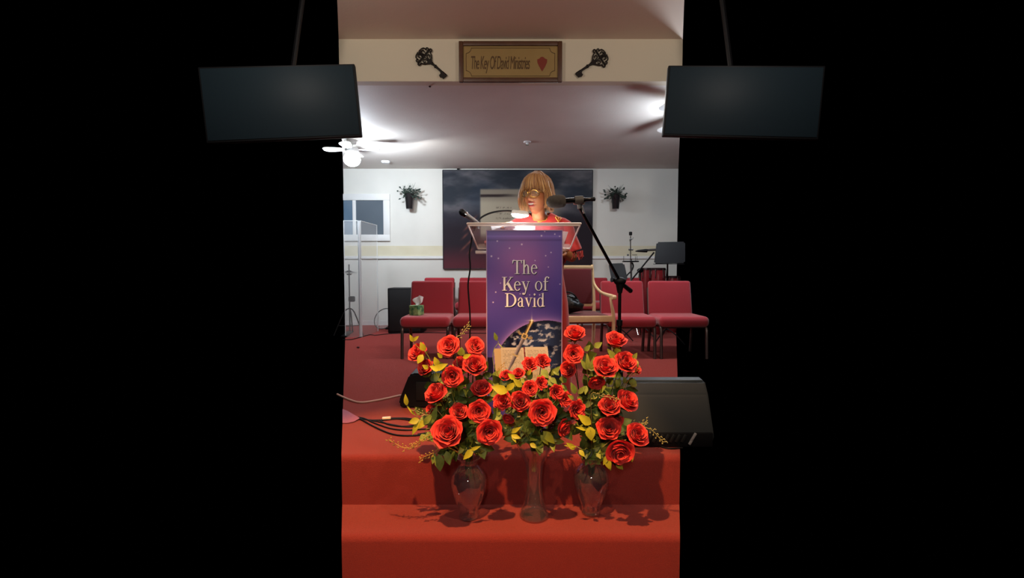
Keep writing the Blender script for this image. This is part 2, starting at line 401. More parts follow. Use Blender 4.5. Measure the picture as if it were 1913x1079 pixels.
# ------------------------------------------------------------------ televisions
def tv(px_in, bot_in, top_in, side, label):
    Y = 3.55; b = P(*bot_in, Y); a = P(*top_in, Y)
    W_, H_ = 1.12, (a - b).length
    t = thing('television', (b.x, Y, b.z), label, 'television', 'televisions over the platform edge')
    lean = a - b; lz = lean.normalized()
    out = Vector((side * math.cos(.15), -math.sin(.15), 0)).normalized()
    nrm = lz.cross(out).normalized(); nrm = -nrm if nrm.y > 0 else nrm
    out = (out - lz * out.dot(lz)).normalized()
    R = Matrix((out, nrm * -1, lz)).transposed()
    def bx(c, d, name, m, bev=.004):
        MB().box(R @ Vector(c), d, R, bev=bev).obj(name, m, t)
    bx((W_ / 2, .03, H_ / 2), (W_, .05, H_), 'housing', M_black, .008)
    bx((W_ / 2, .003, H_ / 2), (W_ - .03, .006, H_ - .03), 'screen', mat('tv_screen', '1A242A', .5, spec=.1), .001)
    m = MB(); m.tube([R @ Vector((W_ / 2, .08, H_ * .6)), R @ Vector((W_ / 2, .2, H_ * .7)), Vector((side * W_ * .42, .1, ZH - b.z))], .02, 8)
    m.obj('ceiling_mount', M_blackm, t)
tv(0, (676, 254), (662, 118), -1, 'dark television hanging from the ceiling above the booth window side')
tv(0, (1238, 253), (1249, 121), 1, 'dark television hanging from the ceiling above the music stand side')

# ------------------------------------------------------------------ ceiling fans with lamps
def fan(px, py, rad, lamp, ang0, label):
    h = F(px, py, ZC); t = thing('ceiling_fan', h, label, 'ceiling fan', 'ceiling fans on the platform')
    MB().lathe([(.0, 0), (.07, 0), (.06, -.05), (.015, -.06), (.015, -.10), (.09, -.11), (.10, -.17), (.05, -.19), (0, -.19)][::-1], 24).obj('motor', M_white, t)
    for i in range(4):
        a = ang0 + i * math.pi / 2; R = Matrix.Rotation(a, 3, 'Z') @ Matrix.Rotation(D2R(9), 3, 'X')
        b = MB(); L = rad; pts = []
        for u, w_ in [(.10, .03), (.16, .05), (.24, .065), (L - .08, .075), (L - .03, .065), (L, .035)]: pts.append((u, w_))
        vs = [R @ Vector((u, w_, -.004)) + Vector((0, 0, -.13)) for u, w_ in pts] + [R @ Vector((u, -w_, -.004)) + Vector((0, 0, -.13)) for u, w_ in pts[::-1]]
        n = len(vs); vs2 = [v + Vector((0, 0, .008)) for v in vs]
        b.add(vs + vs2, [tuple(range(n))[::-1], tuple(range(n, 2 * n))] + [(j, (j + 1) % n, (j + 1) % n + n, j + n) for j in range(n)])
        b.obj('blade', M_white, t)
    MB().sphere((0, 0, -.27), (.115, .115, .095), 20, 14).obj('lamp_globe', mat('lamp_glass_%d' % lamp, 'FFFFFF', .5, emis=('E8F2FF', lamp)), t)
fan(657, 262, .40, 290, D2R(3), 'white ceiling fan with a lit globe, above the booth window and overexposed')
fan(1316, 194, .66, 165, D2R(28), 'white ceiling fan with a lit globe, over the drum corner and mostly behind the television')

# ------------------------------------------------------------------ backdrop
def fbm(X, Y_, seed, oct=5, sc=1.0):
    rng = np.random.RandomState(seed); out = np.zeros_like(X); amp = 1
    for o in range(oct):
        g = rng.rand(64, 64); x = X * sc * 2 ** o; y = Y_ * sc * 2 ** o
        xi = np.floor(x).astype(int); yi = np.floor(y).astype(int); fx = x - xi; fy = y - yi
        fx = fx * fx * (3 - 2 * fx); fy = fy * fy * (3 - 2 * fy)
        a = g[xi % 64, yi % 64]; b = g[(xi + 1) % 64, yi % 64]; c = g[xi % 64, (yi + 1) % 64]; d = g[(xi + 1) % 64, (yi + 1) % 64]
        out += amp * (a * (1 - fx) * (1 - fy) + b * fx * (1 - fy) + c * (1 - fx) * fy + d * fx * fy); amp *= .5
    return out / 1.94
def hexa(h): return np.array([int(h[i:i + 2], 16) for i in (0, 2, 4)], float) / 255
def mixc(a, b, t): return a * (1 - t[..., None]) + b * t[..., None]
def ss(e0, e1, x):
    t = np.clip((x - e0) / (e1 - e0), 0, 1); return t * t * (3 - 2 * t)
def art_panel(name, tl, br, nx, ny, fn, m, parent, thick, center, px0, px1, py0, py1):
    """flat printed panel: grid mesh coloured per vertex from fn(u_px, v_px) in sRGB"""
    us = np.linspace(px0, px1, nx + 1); vs_ = np.linspace(py0, py1, ny + 1)
    U, V = np.meshgrid(us, vs_); C = fn(U, V); C = np.clip(C, 0, 1)
    lin = np.where(C <= .04045, C / 12.92, ((C + .055) / 1.055) ** 2.4)
    x = np.linspace(tl.x, br.x, nx + 1) - center.x; z = np.linspace(tl.z, br.z, ny + 1) - center.z
    X, Z = np.meshgrid(x, z); co = np.stack([X, np.full_like(X, tl.y - center.y), Z], -1).reshape(-1, 3)
    idx = np.arange((nx + 1) * (ny + 1)).reshape(ny + 1, nx + 1)
    q = np.stack([idx[1:, :-1], idx[1:, 1:], idx[:-1, 1:], idx[:-1, :-1]], -1).reshape(-1, 4)
    nv = len(co)
    # back and rim give it its thickness
    c4 = [idx[0, 0], idx[0, -1], idx[-1, -1], idx[-1, 0]]; back = co[c4] + np.array([0, thick, 0])
    me = bpy.data.meshes.new(name); me.from_pydata(np.vstack([co, co[c4], back]).tolist(), [], q.tolist() + [[nv + 4, nv + 5, nv + 6, nv + 7]] + [[nv + i, nv + (i + 1) % 4, nv + 4 + (i + 1) % 4, nv + 4 + i] for i in range(4)])
    at = me.color_attributes.new('Col', 'FLOAT_COLOR', 'POINT')
    cl = np.ones((nv + 8, 4)); cl[:nv, :3] = lin.reshape(-1, 3); cl[nv:, :3] = lin.reshape(-1, 3)[0]
    at.data.foreach_set('color', cl.ravel())
    return link(name, me, parent, m=m)
def poster_art(U, V):
    n1 = fbm(U / 60, V / 26, 3); n2 = fbm(U / 90 + 5, V / 60, 8)
    c = mixc(hexa('33383F'), hexa('6E6C70'), ss(.36, .72, n1 * .75 + .25 * n2 + (360 - V) / 700))
    c = mixc(c, hexa('2E3846'), ss(.45, .7, n2) * .5)
    c = mixc(c, hexa('2C262C'), ss(375, 430, V) * .92)
    c = mixc(c, hexa('5E3038'), ss(455, 500, V + 10 * n1) * (1 - ss(900, 1000, U)) * .9)
    c = mixc(c, hexa('30262A'), ss(440, 490, V) * ss(980, 1060, U) * .8)
    # pale stone page
    m1 = ss(895, 899, U) * (1 - ss(1012, 1060, U)) * ss(350, 355, V) * (1 - ss(432, 452, V))
    page = mixc(hexa('827B6E'), hexa('A8A08C'), ss(366, 380, V) * .8 + .2 * n1)
    c = mixc(c, page, m1)
    band = ss(362, 365, V + 3 * n1) * (1 - ss(367, 370, V + 3 * n1)) * (1 - ss(925, 985, U)) * m1
    c = mixc(c, hexa('2A2224'), band * .9)
    for vv in (387, 398, 407):
        ln = np.exp(-((V - vv) / 1.6) ** 2) * ss(925, 928, U) * (1 - ss(952, 958, U)) * (fbm(U / 2.5, V / 3, vv) > .48)
        c = mixc(c, hexa('6A6258'), ln * .7)
    # dark reddish branches near the page
    for k_, (cu, cv) in enumerate([(872, 424), (868, 440), (876, 452), (866, 462), (884, 408), (878, 468)]):
        d = np.hypot((U - cu) / 1.0 + (V - cv) * .9, (V - cv) / 2.2)
        c = mixc(c, hexa('7A4A40'), np.exp(-(d / 2.6) ** 2) * .75)
    return c
def backdrop():
    Y = YB - .035
    tl, br = P(827, 317.5, Y), P(1106, 502, Y); c = (tl + br) / 2
    t = thing('backdrop_poster', (c.x, YB, br.z), 'large dark stormy sky backdrop with a pale stone page, on the wall behind the speaker', 'backdrop')
    art_panel('printed_sheet', tl, br, 372, 246, poster_art, M_cloth, t, .012, Vector((c.x, YB, br.z)), 827, 1107, 317, 502)
    b = MB(); H_ = tl.z - br.z
    for sx in (-1, 1): b.box((sx * (br.x - tl.x) / 2, -.03, H_ / 2), (.014, .02, H_), bev=.003)
    for z in (0, H_): b.box((0, -.03, z), (br.x - tl.x, .02, .014), bev=.003)
    b.obj('edge_trim', mat('backdrop_edge', '1E2024', .6), t)
backdrop()

# ------------------------------------------------------------------ wall planters
def planter(px, label, fl, seed):
    rnd = random.Random(seed); Y = YB - .14
    b0, b1 = P(px, 390, Y), P(px, 362, Y); H_ = b1.z - b0.z
    t = thing('wall_planter', (b0.x, YB, b0.z), label, 'planter', 'bucket planters on the back wall')
    R = .082
    MB().lathe([(0, 0), (.058, 0), (.060, .004), (R, H_ - .01), (R + .006, H_), (R - .004, H_), (R - .008, H_ - .02), (0, H_ - .03)], 28, c=(0, -.14, 0)).obj('bucket', mat('dark_tin', '2C2A2C', .25, metal=.6, noise=(6, '4A4648', 2, .3)), t)
    MB().box((0, -.03, H_ * .8), (.04, .06, .02)).obj('bracket', M_iron, t)
    lf = MB()
    for i in range(75):
        a = rnd.uniform(0, 6.28); e = rnd.uniform(-.35, .9); L = rnd.uniform(.06, .19)
        d = Vector((math.cos(a) * math.cos(e) * fl if math.cos(a) > 0 else math.cos(a) * math.cos(e) * (1.6 - fl * .5), math.sin(a) * math.cos(e) * .6, math.sin(e))).normalized()
        o = Vector((rnd.uniform(-.05, .05), -.14 + rnd.uniform(-.05, .05), H_ - .01)); q = o + d * L
        q.z -= .03; q.y = min(q.y, -.012)
        leaf(lf, q, d, rnd.uniform(.03, .06), rnd.uniform(.022, .04), rnd)
        lf.tube([o, (o + q) / 2 + Vector((0, 0, .02)), q], .003, 4)
    lf.obj('ivy_leaves', mat('planter_leaf', '223028', .6, noise=(30, '33433A', 2, .3)), t)
    bl = MB()
    for i in range(11):
        a = D2R(rnd.uniform(-58, 58)); L = rnd.uniform(.16, .27)
        o = Vector((rnd.uniform(-.03, .03), -.14, H_ - .02)); q = o + Vector((math.sin(a) * L, rnd.uniform(-.04, .04), math.cos(a) * L))
        bl.tube([o, (o + q) / 2 + Vector((0, 0, .012)), q], [.005, .0035, .001], 5, 3)
    bl.obj('grass_blades', mat('planter_blade', '5C6660', .6), t)
def leaf(b, base, d, L, W_, rnd=random, fold=.35, nrm=None):
    """ovate pointed leaf with a folded midrib, starting at base and growing along d"""
    d = Vector(d).normalized(); s_ = d.cross(nrm if nrm is not None else Vector((rnd.uniform(-.5, .5), -1, rnd.uniform(-.3, .8))))
    s_ = s_.normalized() if s_.length > 1e-4 else d.orthogonal().normalized(); n = s_.cross(d)
    prof = [(0, .06), (.14, .62), (.34, 1), (.56, .9), (.78, .52), (.92, .2), (1, 0)]
    vs = []; fs = []
    for u, w_ in prof:
        dip = -n * (L * .16 * u * u)
        c = Vector(base) + d * (u * L) + dip
        vs += [c - s_ * w_ * W_ / 2 + n * fold * w_ * W_ / 2, c, c + s_ * w_ * W_ / 2 + n * fold * w_ * W_ / 2]
    for i in range(len(prof) - 1):
        a = i * 3; fs += [(a, a + 1, a + 4, a + 3), (a + 1, a + 2, a + 5, a + 4)]
    b.add(vs, fs)
planter(765, 'dark tin bucket planter of ivy on the wall between the booth window and backdrop', 1.1, 4)
planter(1150, 'dark tin bucket planter of ivy on the wall beyond the large microphone', .95, 9)

# ------------------------------------------------------------------ church chairs
def chair_proto():
    t = thing('church_chair', (0, 0, 0), 'tmp', 'chair')
    W_ = .575
    s_ = MB(); s_.box((0, .02, .425), (W_, .50, .125), bev=.05, seg=5); s_.obj('seat', M_red, t, 60)
    bk = MB(); bk.box((0, 0, 0), (W_ - .03, .07, .46), bev=.032, seg=5)
    for i, v in enumerate(bk.v):       # gently dished back
        x, y, z = v; bk.v[i] = (x * (1 - .03 * (z > .1)), y - .02 * (x / (W_ / 2)) ** 2, z)
    bk.xf(Matrix.Translation((0, .31, .655)) @ Matrix.Rotation(D2R(-9), 4, 'X')); bk.obj('backrest', M_red, t, 60)
    for sx in (-1, 1):
        x = sx * (W_ / 2 - .025)
        MB().tube([(x, -.14, .375), (x, -.185, .35), (x, -.20, .27), (x, -.215, 0)], .018, 8, 3).obj('leg', M_bronze, t)
        MB().tube([(x, .20, .38), (x, .235, .30), (x, .275, 0)], .018, 8, 3).obj('leg', M_bronze, t)
        MB().tube([(x, .18, .37), (x, .26, .42), (x, .30, .5), (x, .345, .80)], .013, 8, 3).obj('back_post', M_bronze, t)
    for y_, z_ in ((.22, .33), (-.16, .355)): MB().tube([(-W_ / 2 + .03, y_, z_), (W_ / 2 - .03, y_, z_)], .009, 8).obj('stretcher', M_bronze, t)
    return t
def dup(root, loc, rz, label, group=None):
    r = root.copy(); COL.objects.link(r); r.location = loc; r.rotation_euler = (0, 0, rz)
    r['label'] = label
    if group: r['group'] = group
    for ch in list(root.children):
        c = ch.copy(); COL.objects.link(c); c.parent = r
    return r
CH0 = chair_proto()
YC = 5.36
rows = [(-1.005, YC, 'red padded chair in the front row with the tissue box on its seat'),
        (-.405, YC, 'red chair in the front row crossed by the hanging black cable'),
        (1.385, YC, 'red padded chair in the front row behind the microphone stand, whole seat in view'),
        (1.985, YC, 'red padded chair in the front row below the wide music stand')]
for i, (x, y, lab) in enumerate(rows):
    if i == 0: CH0.location = (x, y, 0); CH0['label'] = lab; CH0['group'] = 'front row of red chairs'
    else: dup(CH0, (x, y, 0), 0, lab, 'front row of red chairs')
YR = 7.62
for x, lab in [(-1.28, 'red chair in the back row, its top showing behind the tissue box chair'),
               (-.66, 'red chair in the back row, its top showing behind the chair with the hanging cable'),
               (1.42, 'red chair in the back row, its top showing between armchair and small music stand'),
               (2.04, 'red chair in the back row, its top showing in the gap by the conga drums'),
               ]:
    dup(CH0, (x, YR, 0), 0, lab, 'back row of red chairs')
# tissue box
def tissue():
    c = P(777, 584, 5.30); z = .489
    t = thing('tissue_box', (c.x, 5.34, z), 'green patterned tissue box with a white tissue standing up, on a red chair', 'tissue box', rz=D2R(-22))
    MB().box((0, 0, .058), (.125, .125, .116), bev=.003).obj('carton', mat('leafy_carton', '2E6A48', .5, noise=(16, '9AB878', 3, .12)), t)
    b = MB(); vs = []; fs = []
    for i in range(9):
        u = i / 8
        for j in range(9):
            v = j / 8; w_ = .018 + .05 * math.sin(u * 2.2); a = (v - .5) * 2
            vs.append((a * w_ + .035 * u + .012 * math.sin(6 * u), .014 * math.sin(a * 5 + u * 3), .112 + u * (.125 - .03 * abs(a - .3))))
    for i in range(8):
        for j in range(8): fs.append((i * 9 + j, i * 9 + j + 1, i * 9 + j + 10, i * 9 + j + 9))
    b.add(vs, fs).obj('tissue', M_paper, t, 80)
tissue()

# ------------------------------------------------------------------ wooden armchair and handbag
def armchair():
    Yc = 4.98
    t = thing('armchair', (.70, Yc, 0), 'blond wood armchair with dark maroon seat and back, holding a black handbag', 'armchair', rz=D2R(7))
    hw = .335
    MB().box((0, 0, .50), (2 * hw - .04, .54, .09), bev=.03, seg=4).obj('seat', M_maroon, t, 60)
    bk = MB().box((0, 0, 0), (2 * hw - .10, .06, .42), bev=.02, seg=3); bk.xf(Matrix.Translation((0, .31, .83)) @ Matrix.Rotation(D2R(-7), 4, 'X')); bk.obj('backrest', M_maroon, t, 60)
    MB().box((0, -.27, .508), (2 * hw, .035, .064), bev=.006).obj('front_rail', M_wood, t)
    MB().box((0, .34, 1.055), (2 * hw - .06, .035, .045), bev=.008).obj('top_rail', M_wood, t)
    MB().box((0, .28, .62), (2 * hw - .1, .03, .05), bev=.006).obj('lower_rail', M_wood, t)
    for sx in (-1, 1):
        x = sx * (hw - .03)
        MB().tube([(x, .365, 1.085), (x, .33, .9), (x, .28, .6), (x, .29, .3), (x, .33, 0)], [.018, .022, .025, .025, .02], 10, 4, flat=.8).obj('rear_leg', M_wood, t)
        xo = sx * (hw + .005)
        MB().tube([(xo - sx * .03, -.27, .735), (xo - sx * .022, -.285, .66), (xo, -.275, .56), (xo + sx * .008, -.27, .4), (xo, -.27, 0)], [.016, .018, .024, .024, .02], 10, 4, flat=.8).obj('front_leg', M_wood, t)
        am = MB(); am.tube([(x, .345, .95), (x + sx * .008, .29, .85), (x + sx * .02, .12, .775), (x + sx * .03, -.08, .752), (x + sx * .03, -.29, .745)], [.018, .02, .02, .021, .022], 10, 5, flat=.7)
        am.lathe([(0, -.022), (.022, -.02), (.028, 0), (.022, .02), (0, .022)], 18, c=(x + sx * .034, -.30, .735), R=Matrix.Rotation(math.pi / 2, 3, 'Y'))
        am.obj('armrest', M_wood, t)
        MB().box((x, .02, .505), (.03, .56, .06), bev=.005).obj('side_rail', M_wood, t)
    h = thing('handbag', (.60, Yc - .07, .546), 'slouched black leather handbag lying on the seat of the wooden armchair', 'handbag', rz=D2R(-8))
    b = MB().sphere((0, 0, .10), (.19, .11, .11), 28, 18)
    b.v = [(x * (1 - .25 * (z > .13)) + .012 * math.sin(z * 60 + x * 30), y + .010 * math.sin(x * 45 + z * 20), max(0, z + .018 * math.sin(x * 22))) for x, y, z in b.v]
    b.obj('body', mat('black_leather', '121416', .38, bump=(26, .6, .02)), h, 80)
    MB().tube([(-.09, -.02, .16), (-.07, -.06, .225), (.02, -.075, .24), (.09, -.06, .2), (.12, -.02, .13)], .008, 8, 5).obj('strap', M_black, h)
    MB().tube([(-.12, -.05, .15), (0, -.09, .165), (.12, -.05, .14)], .005, 6, 4).obj('zip', mat('zip_metal', '4A4C50', .3, metal=.8), h)
armchair()

# ------------------------------------------------------------------ far left: drum shield, hi-hat stand, speaker cabinet, drum head
def shield():
    a = P(630, 415, 6.85); b = P(669, 412, 6.8); c_ = P(704, 418, 7.5)
    t = thing('drum_shield', (b.x, 6.8, 0), 'clear acrylic drum shield standing in front of the booth window', 'screen')
    def pan(p, q, h0, h1, nm):
        d = (q - p); d.z = 0; L = d.length; R = Matrix((d.normalized(), Vector((-d.y, d.x, 0)).normalized(), Vector((0, 0, 1)))).transposed()
        m = Vector(((p.x + q.x) / 2 - b.x, (p.y + q.y) / 2 - 6.8, h1 / 2))
        o = MB().box(m, (L, .006, h1), R).obj(nm, M_shield, t)
        e = MB()
        for u in (-1, 1): e.box(m + R @ Vector((u * (L / 2 - .004), 0, 0)), (.008, .009, h1), R)
        e.box(m + Vector((0, 0, h1 / 2)), (L, .009, .008), R)
        e.obj('panel_edge', mat('shield_edge', 'DDE2E2', .4), o)
    h = b.z
    pan(Vector((xl(6.8) - .0, 6.8, 0)), Vector((b.x, 6.8, 0)), 0, h, 'panel')
    pan(Vector((b.x + .03, 6.81, 0)), Vector((c_.x, 7.5, 0)), 0, h, 'panel')
    for z in (.3, .95, 1.6): MB().tube([(.015, 0, z), (.015, 0, z + .08)], .012, 8).obj('hinge', M_shield, t)
    MB().tube([(.014, -.004, 0), (.014, -.004, h)], .016, 8).obj('corner_strip', mat('corner_strip', 'C6CACC', .3), t)
shield()
def hihat():
    x = P(652, 500, 7.05).x; t = thing('hi_hat_stand', (x, 7.05, 0), 'chrome hi-hat stand with a thin cymbal behind the clear drum shield', 'cymbal stand')
    z = P(652, 508, 7.05).z
    MB().tube([(0, 0, .05), (0, 0, z + .12)], .011, 10).obj('pole', mat('dull_steel', '6A6A6C', .3, metal=.8), t)
    MB().lathe([(0, .02), (.03, .018), (.045, .004), (.12, -.006), (.125, -.004), (.12, -.002), (.045, .010), (.03, .024), (0, .028)], 32, c=(0, 0, z)).obj('cymbal', mat('dark_bronze', '3C3630', .3, metal=.9), t)
    MB().lathe([(0, -.012), (.03, -.03), (.045, -.012), (.12, -.010), (.12, -.012), (.045, -.016), (.028, -.036), (0, -.04)], 32, c=(0, 0, z - .01)).obj('cymbal', mat('dark_bronze', '3C3630', .3, metal=.9), t)
    MB().box((.04, -.01, P(660, 558, 7.05).z), (.10, .06, .09), bev=.02).obj('clamp', M_blackm, t)
    for k in range(3):
        a = D2R(-20 + 120 * k); d = Vector((math.cos(a), math.sin(a), 0))
        MB().tube([Vector((0, 0, .42)), d * .09 + Vector((0, 0, .36)), d * .25 + Vector((0, 0, .01))], .010, 6, 3).obj('leg', M_blackm, t)
        MB().tube([Vector((0, 0, .14)), d * .18 + Vector((0, 0, .16))], .006, 6).obj('leg_brace', M_blackm, t)
    MB().box((0, -.14, .03), (.09, .28, .025), rot=(D2R(8), 0, 0), bev=.006).obj('pedal', M_blackm, t)
hihat()
def cabinet():
    a, b = P(723, 538, 7.2), P(723, 612, 7.2); z = a.z; x0 = a.x
    t = thing('speaker_cabinet', (x0 + .28, 7.4, 0), 'tall black speaker cabinet on the platform behind the tissue box chair', 'speaker')
    MB().box((0, 0, z / 2), (.56, .36, z), bev=.015).obj('enclosure', M_black, t)
    MB().box((0, -.185, z / 2), (.50, .012, z - .06), bev=.004).obj('grille', M_grille, t)
cabinet()
def drumhead():
    c = P(716, 600, 7.22); a = P(706, 592, 7.1)
    ct = P(715, 594, 7.62); t = thing('drum_hoop', (ct.x, 7.62, 0), 'round hoop with a pale skin leaning against the black speaker cabinet', 'hoop')
    n = Vector((-.30, -.82, .45)).normalized(); R = n.to_track_quat('Z', 'Y').to_matrix(); r = .185
    hb = MB(); cc = Vector((.02, 0, .195))
    hb.tube([cc + R @ Vector((r * math.cos(q), r * math.sin(q), 0)) for q in [i * math.pi / 24 for i in range(49)]], .008, 8, cap=False); hb.obj('rim', mat('hoop_steel', '6E7070', .3, metal=.7), t)
    d = MB(); d.lathe([(0, -.003), (r - .004, -.003), (r - .004, .003), (0, .003)], 40, c=cc, R=R); d.obj('skin', acrylic('pale_skin', 'D8DAD4', .22, .4), t)
    bk = MB(); bk.tube([(.02, .10, .012), (.12, .06, .03), (.18, .02, .09), (.2, 0, .14)], .016, 8, 3); bk.obj('stand_foot', M_black, t)
drumhead()
o = MB().sphere((0, 0, .011), (.02, .016, .012), 14, 8).obj('bottle_cap', mat('dark_red_cap', '3C0C10', .6), loc=F(669, 650, 0)); tag(o, 'small dark red lump lying alone on the open platform carpet', 'cap')
# power strip under the chairs
t = thing('power_strip', F(870, 613, 0), 'white power strip on the floor under the red chair by the hanging cable', 'power strip')
MB().box((0, 0, .018), (.27, .05, .035), bev=.006).obj('housing', M_white, t)
MB().tube([(.135, 0, .018), (.22, .03, .01), (.4, .02, .008), (.55, .06, .008)], .006, 6, 4).obj('cord', M_white, t)

# ------------------------------------------------------------------ right corner: music stands, percussion stand, boom microphone, congas
def music_stand(tl, tr, br, bl, Y, label, rz):
    A, B, C_, D_ = P(*tl, Y + .06), P(*tr, Y + .06), P(*br, Y - .04), P(*bl, Y - .04)
    c = (A + B + C_ + D_) / 4; t = thing('music_stand', (c.x, Y + .05, 0), label, 'music stand', 'black music stands')
    o = Vector(t.location); q = [A - o, B - o, C_ - o, D_ - o]; n = (q[1] - q[0]).cross(q[3] - q[0]).normalized()
    if n.y < 0: n = -n
    b = MB(); v = q + [x + n * .012 for x in q]
    b.add(v, [(0, 1, 2, 3), (7, 6, 5, 4), (0, 4, 5, 1), (1, 5, 6, 2), (2, 6, 7, 3), (3, 7, 4, 0)])
    me = b.mesh(); bm = bmesh.new(); bm.from_mesh(me)
    es = [e for e in bm.edges if abs((e.verts[0].co - e.verts[1].co).dot(n)) > .008]
    bmesh.ops.bevel(bm, geom=es, offset=.02, segments=3, affect='EDGES'); bm.to_mesh(me); bm.free()
    link('desk', me, t, m=M_black)
    lp = MB(); lp.box((q[2] + q[3]) / 2 + Vector((0, -.0, 0)) - n * -.03, ((q[2] - q[3]).length - .01, .05, .008)); lp.obj('lip', M_black, t)
    m = (q[0] + q[1] + q[2] + q[3]) / 4
    MB().tube([m + n * .02, Vector((0, .06, m.z - .12)), Vector((0, .06, .2))], .012, 8).obj('pole', M_blackm, t)
    for k in range(3):
        a = D2R(90 + 120 * k + rz); d = Vector((math.cos(a), math.sin(a), 0))
        MB().tube([Vector((0, .06, .22)), Vector((0, .06, 0)) + d * .12 + Vector((0, 0, .14)), Vector((0, .06, .012)) + d * .24], .008, 6, 3).obj('leg', M_blackm, t)
music_stand((1137, 492), (1166, 491), (1173, 523), (1143, 524), 6.3, 'small black music stand desk above the red chairs, partly behind the microphone boom', 20)
music_stand((1227, 452), (1280, 451), (1280, 491), (1222, 492), 6.05, 'wide black music stand desk in front of the conga drums, cut off by the frame', 0)
def percussion():
    Y = 7.2; b = P(1178, 500, Y)
    t = thing('percussion_stand', (b.x, Y, 0), 'chrome percussion stand with a knob on top and a small black tray', 'stand')
    def q(px, py, dy=0): v = P(px, py, Y + dy); return v - Vector(t.location)
    MB().tube([q(1178, 440), q(1178, 560), Vector((0, 0, .25))], .008, 8).obj('rod', M_chrome, t)
    MB().lathe([(0, -.03), (.02, -.028), (.025, -.02), (.025, .02), (.02, .028), (0, .03)], 18, c=q(1178, 436)).obj('knob', M_black, t)
    MB().tube([q(1179, 484), q(1180, 575)], .014, 8).obj('pole', mat('dull_steel', '6A6A6C'), t)
    MB().box(q(1178, 488), (.24, .12, .022), bev=.006).obj('tray', M_blackm, t)
    g = MB()
    for px in (1165, 1187, 1190): g.tube([q(px, 488, -.03), q(px, 478, -.03)], .004, 6)
    g.tube([q(1181, 476, -.03), q(1190, 476, -.03)], .006, 6); g.obj('post', M_chrome, t)
    c = MB()
    for px, py in ((1176, 466), (1181, 466), (1173, 476), (1178, 447)): c.box(q(px, py, -.01), (.03, .03, .03), bev=.008)
    c.tube([q(1176, 450), q(1182, 446), q(1183, 443)], .005, 6); c.obj('wing_nuts', mat('dull_steel', '6A6A6C'), t)
    MB().tube([q(1181, 490), q(1183, 497), q(1180, 505), q(1173, 512), q(1170, 516)], .012, 6, 4).obj('cable', M_black, t)
    for k in range(3):
        a = D2R(40 + 120 * k); d = Vector((math.cos(a), math.sin(a), 0))
        MB().tube([Vector((0, 0, .5)), d * .30 + Vector((0, 0, .015))], .011, 8).obj('leg', M_chrome, t)
percussion()
def boom_small():
    Y = 6.75
    t = thing('microphone_boom_stand', (P(1183, 520, Y).x, Y, 0), 'black boom stand leaning up toward the small microphone beside the wide music stand', 'microphone stand')
    o = Vector(t.location); q = lambda px, py, dy=0: P(px, py, Y + dy) - o
    MB().tube([q(1181, 521), q(1222, 471, -.2)], .012, 8).obj('boom', M_blackm, t)
    MB().sphere(q(1196, 505), (.05, .04, .035), 12, 8).obj('clutch', M_black, t)
    x = q(1196, 505); MB().tube([x, Vector((x.x, 0, .2))], .012, 8).obj('pole', M_blackm, t)
    for k in range(3):
        a = D2R(70 + 120 * k); d = Vector((math.cos(a), math.sin(a), 0))
        MB().tube([Vector((x.x, 0, .24)), Vector((x.x, 0, .012)) + d * .28], .009, 6).obj('leg', M_blackm, t)
    m = thing('microphone', P(1224, 466, Y - .2), 'slim dark microphone pointing toward the percussion stand', 'microphone')
    o = Vector(m.location); q = lambda px, py: P(px, py, Y - .2) - o
    MB().tube([q(1226, 466), q(1210, 467)], .017, 10).obj('clip', mat('mic_clip', '2E2826', .5), m)
    MB().tube([q(1209, 468), q(1207, 468), q(1192, 468.5), q(1187, 469)], [.024, .026, .016, .006], 12).obj('body', M_black, m)
boom_small()
def conga(px, w_, ytop, Y, label, h=None):
    c = P(px, ytop, Y); s_ = FPX / Y; r = w_ / 2 / s_
    t = thing('conga_drum', (c.x, Y, 0), label, 'drum', 'maroon conga drums')
    H_ = c.z
    MB().lathe([(r * .62, 0), (r * .66, .02), (r * 1.02, H_ * .55), (r * 1.05, H_ * .68), (r * .92, H_ - .02)], 28).obj('shell', mat('maroon_lacquer', '6A1C20', .25, coat=.4, noise=(5, '7E2428', 3, .3)), t)
    MB().lathe([(r * .96, H_ - .035), (r, H_ - .035), (r, H_ - .005), (r * .96, H_)], 28).obj('rim', mat('dark_rim', '2A1416', .35, metal=.4), t)
    MB().lathe([(0, H_ + .002), (r * .97, H_ - .002), (r * .97, H_ - .02), (0, H_ - .02)], 28).obj('head', mat('drum_skin', '8A6A60', .6), t)
    for k in range(6):
        a = k * math.pi / 3 - 1.2; d = Vector((math.cos(a), math.sin(a), 0))
        MB().tube([d * r * 1.02 + Vector((0, 0, H_ - .02)), d * r * 1.1 + Vector((0, 0, H_ - .16))], .007, 6).obj('lug', M_chrome, t)
conga(1206, 22, 500, 7.3, 'narrow maroon conga drum beside the percussion stand')
conga(1230, 26, 500, 7.15, 'wider maroon conga drum under the wide music stand')
conga(1256, 28, 515, 7.35, 'low maroon drum at the edge of the picture beyond the congas')

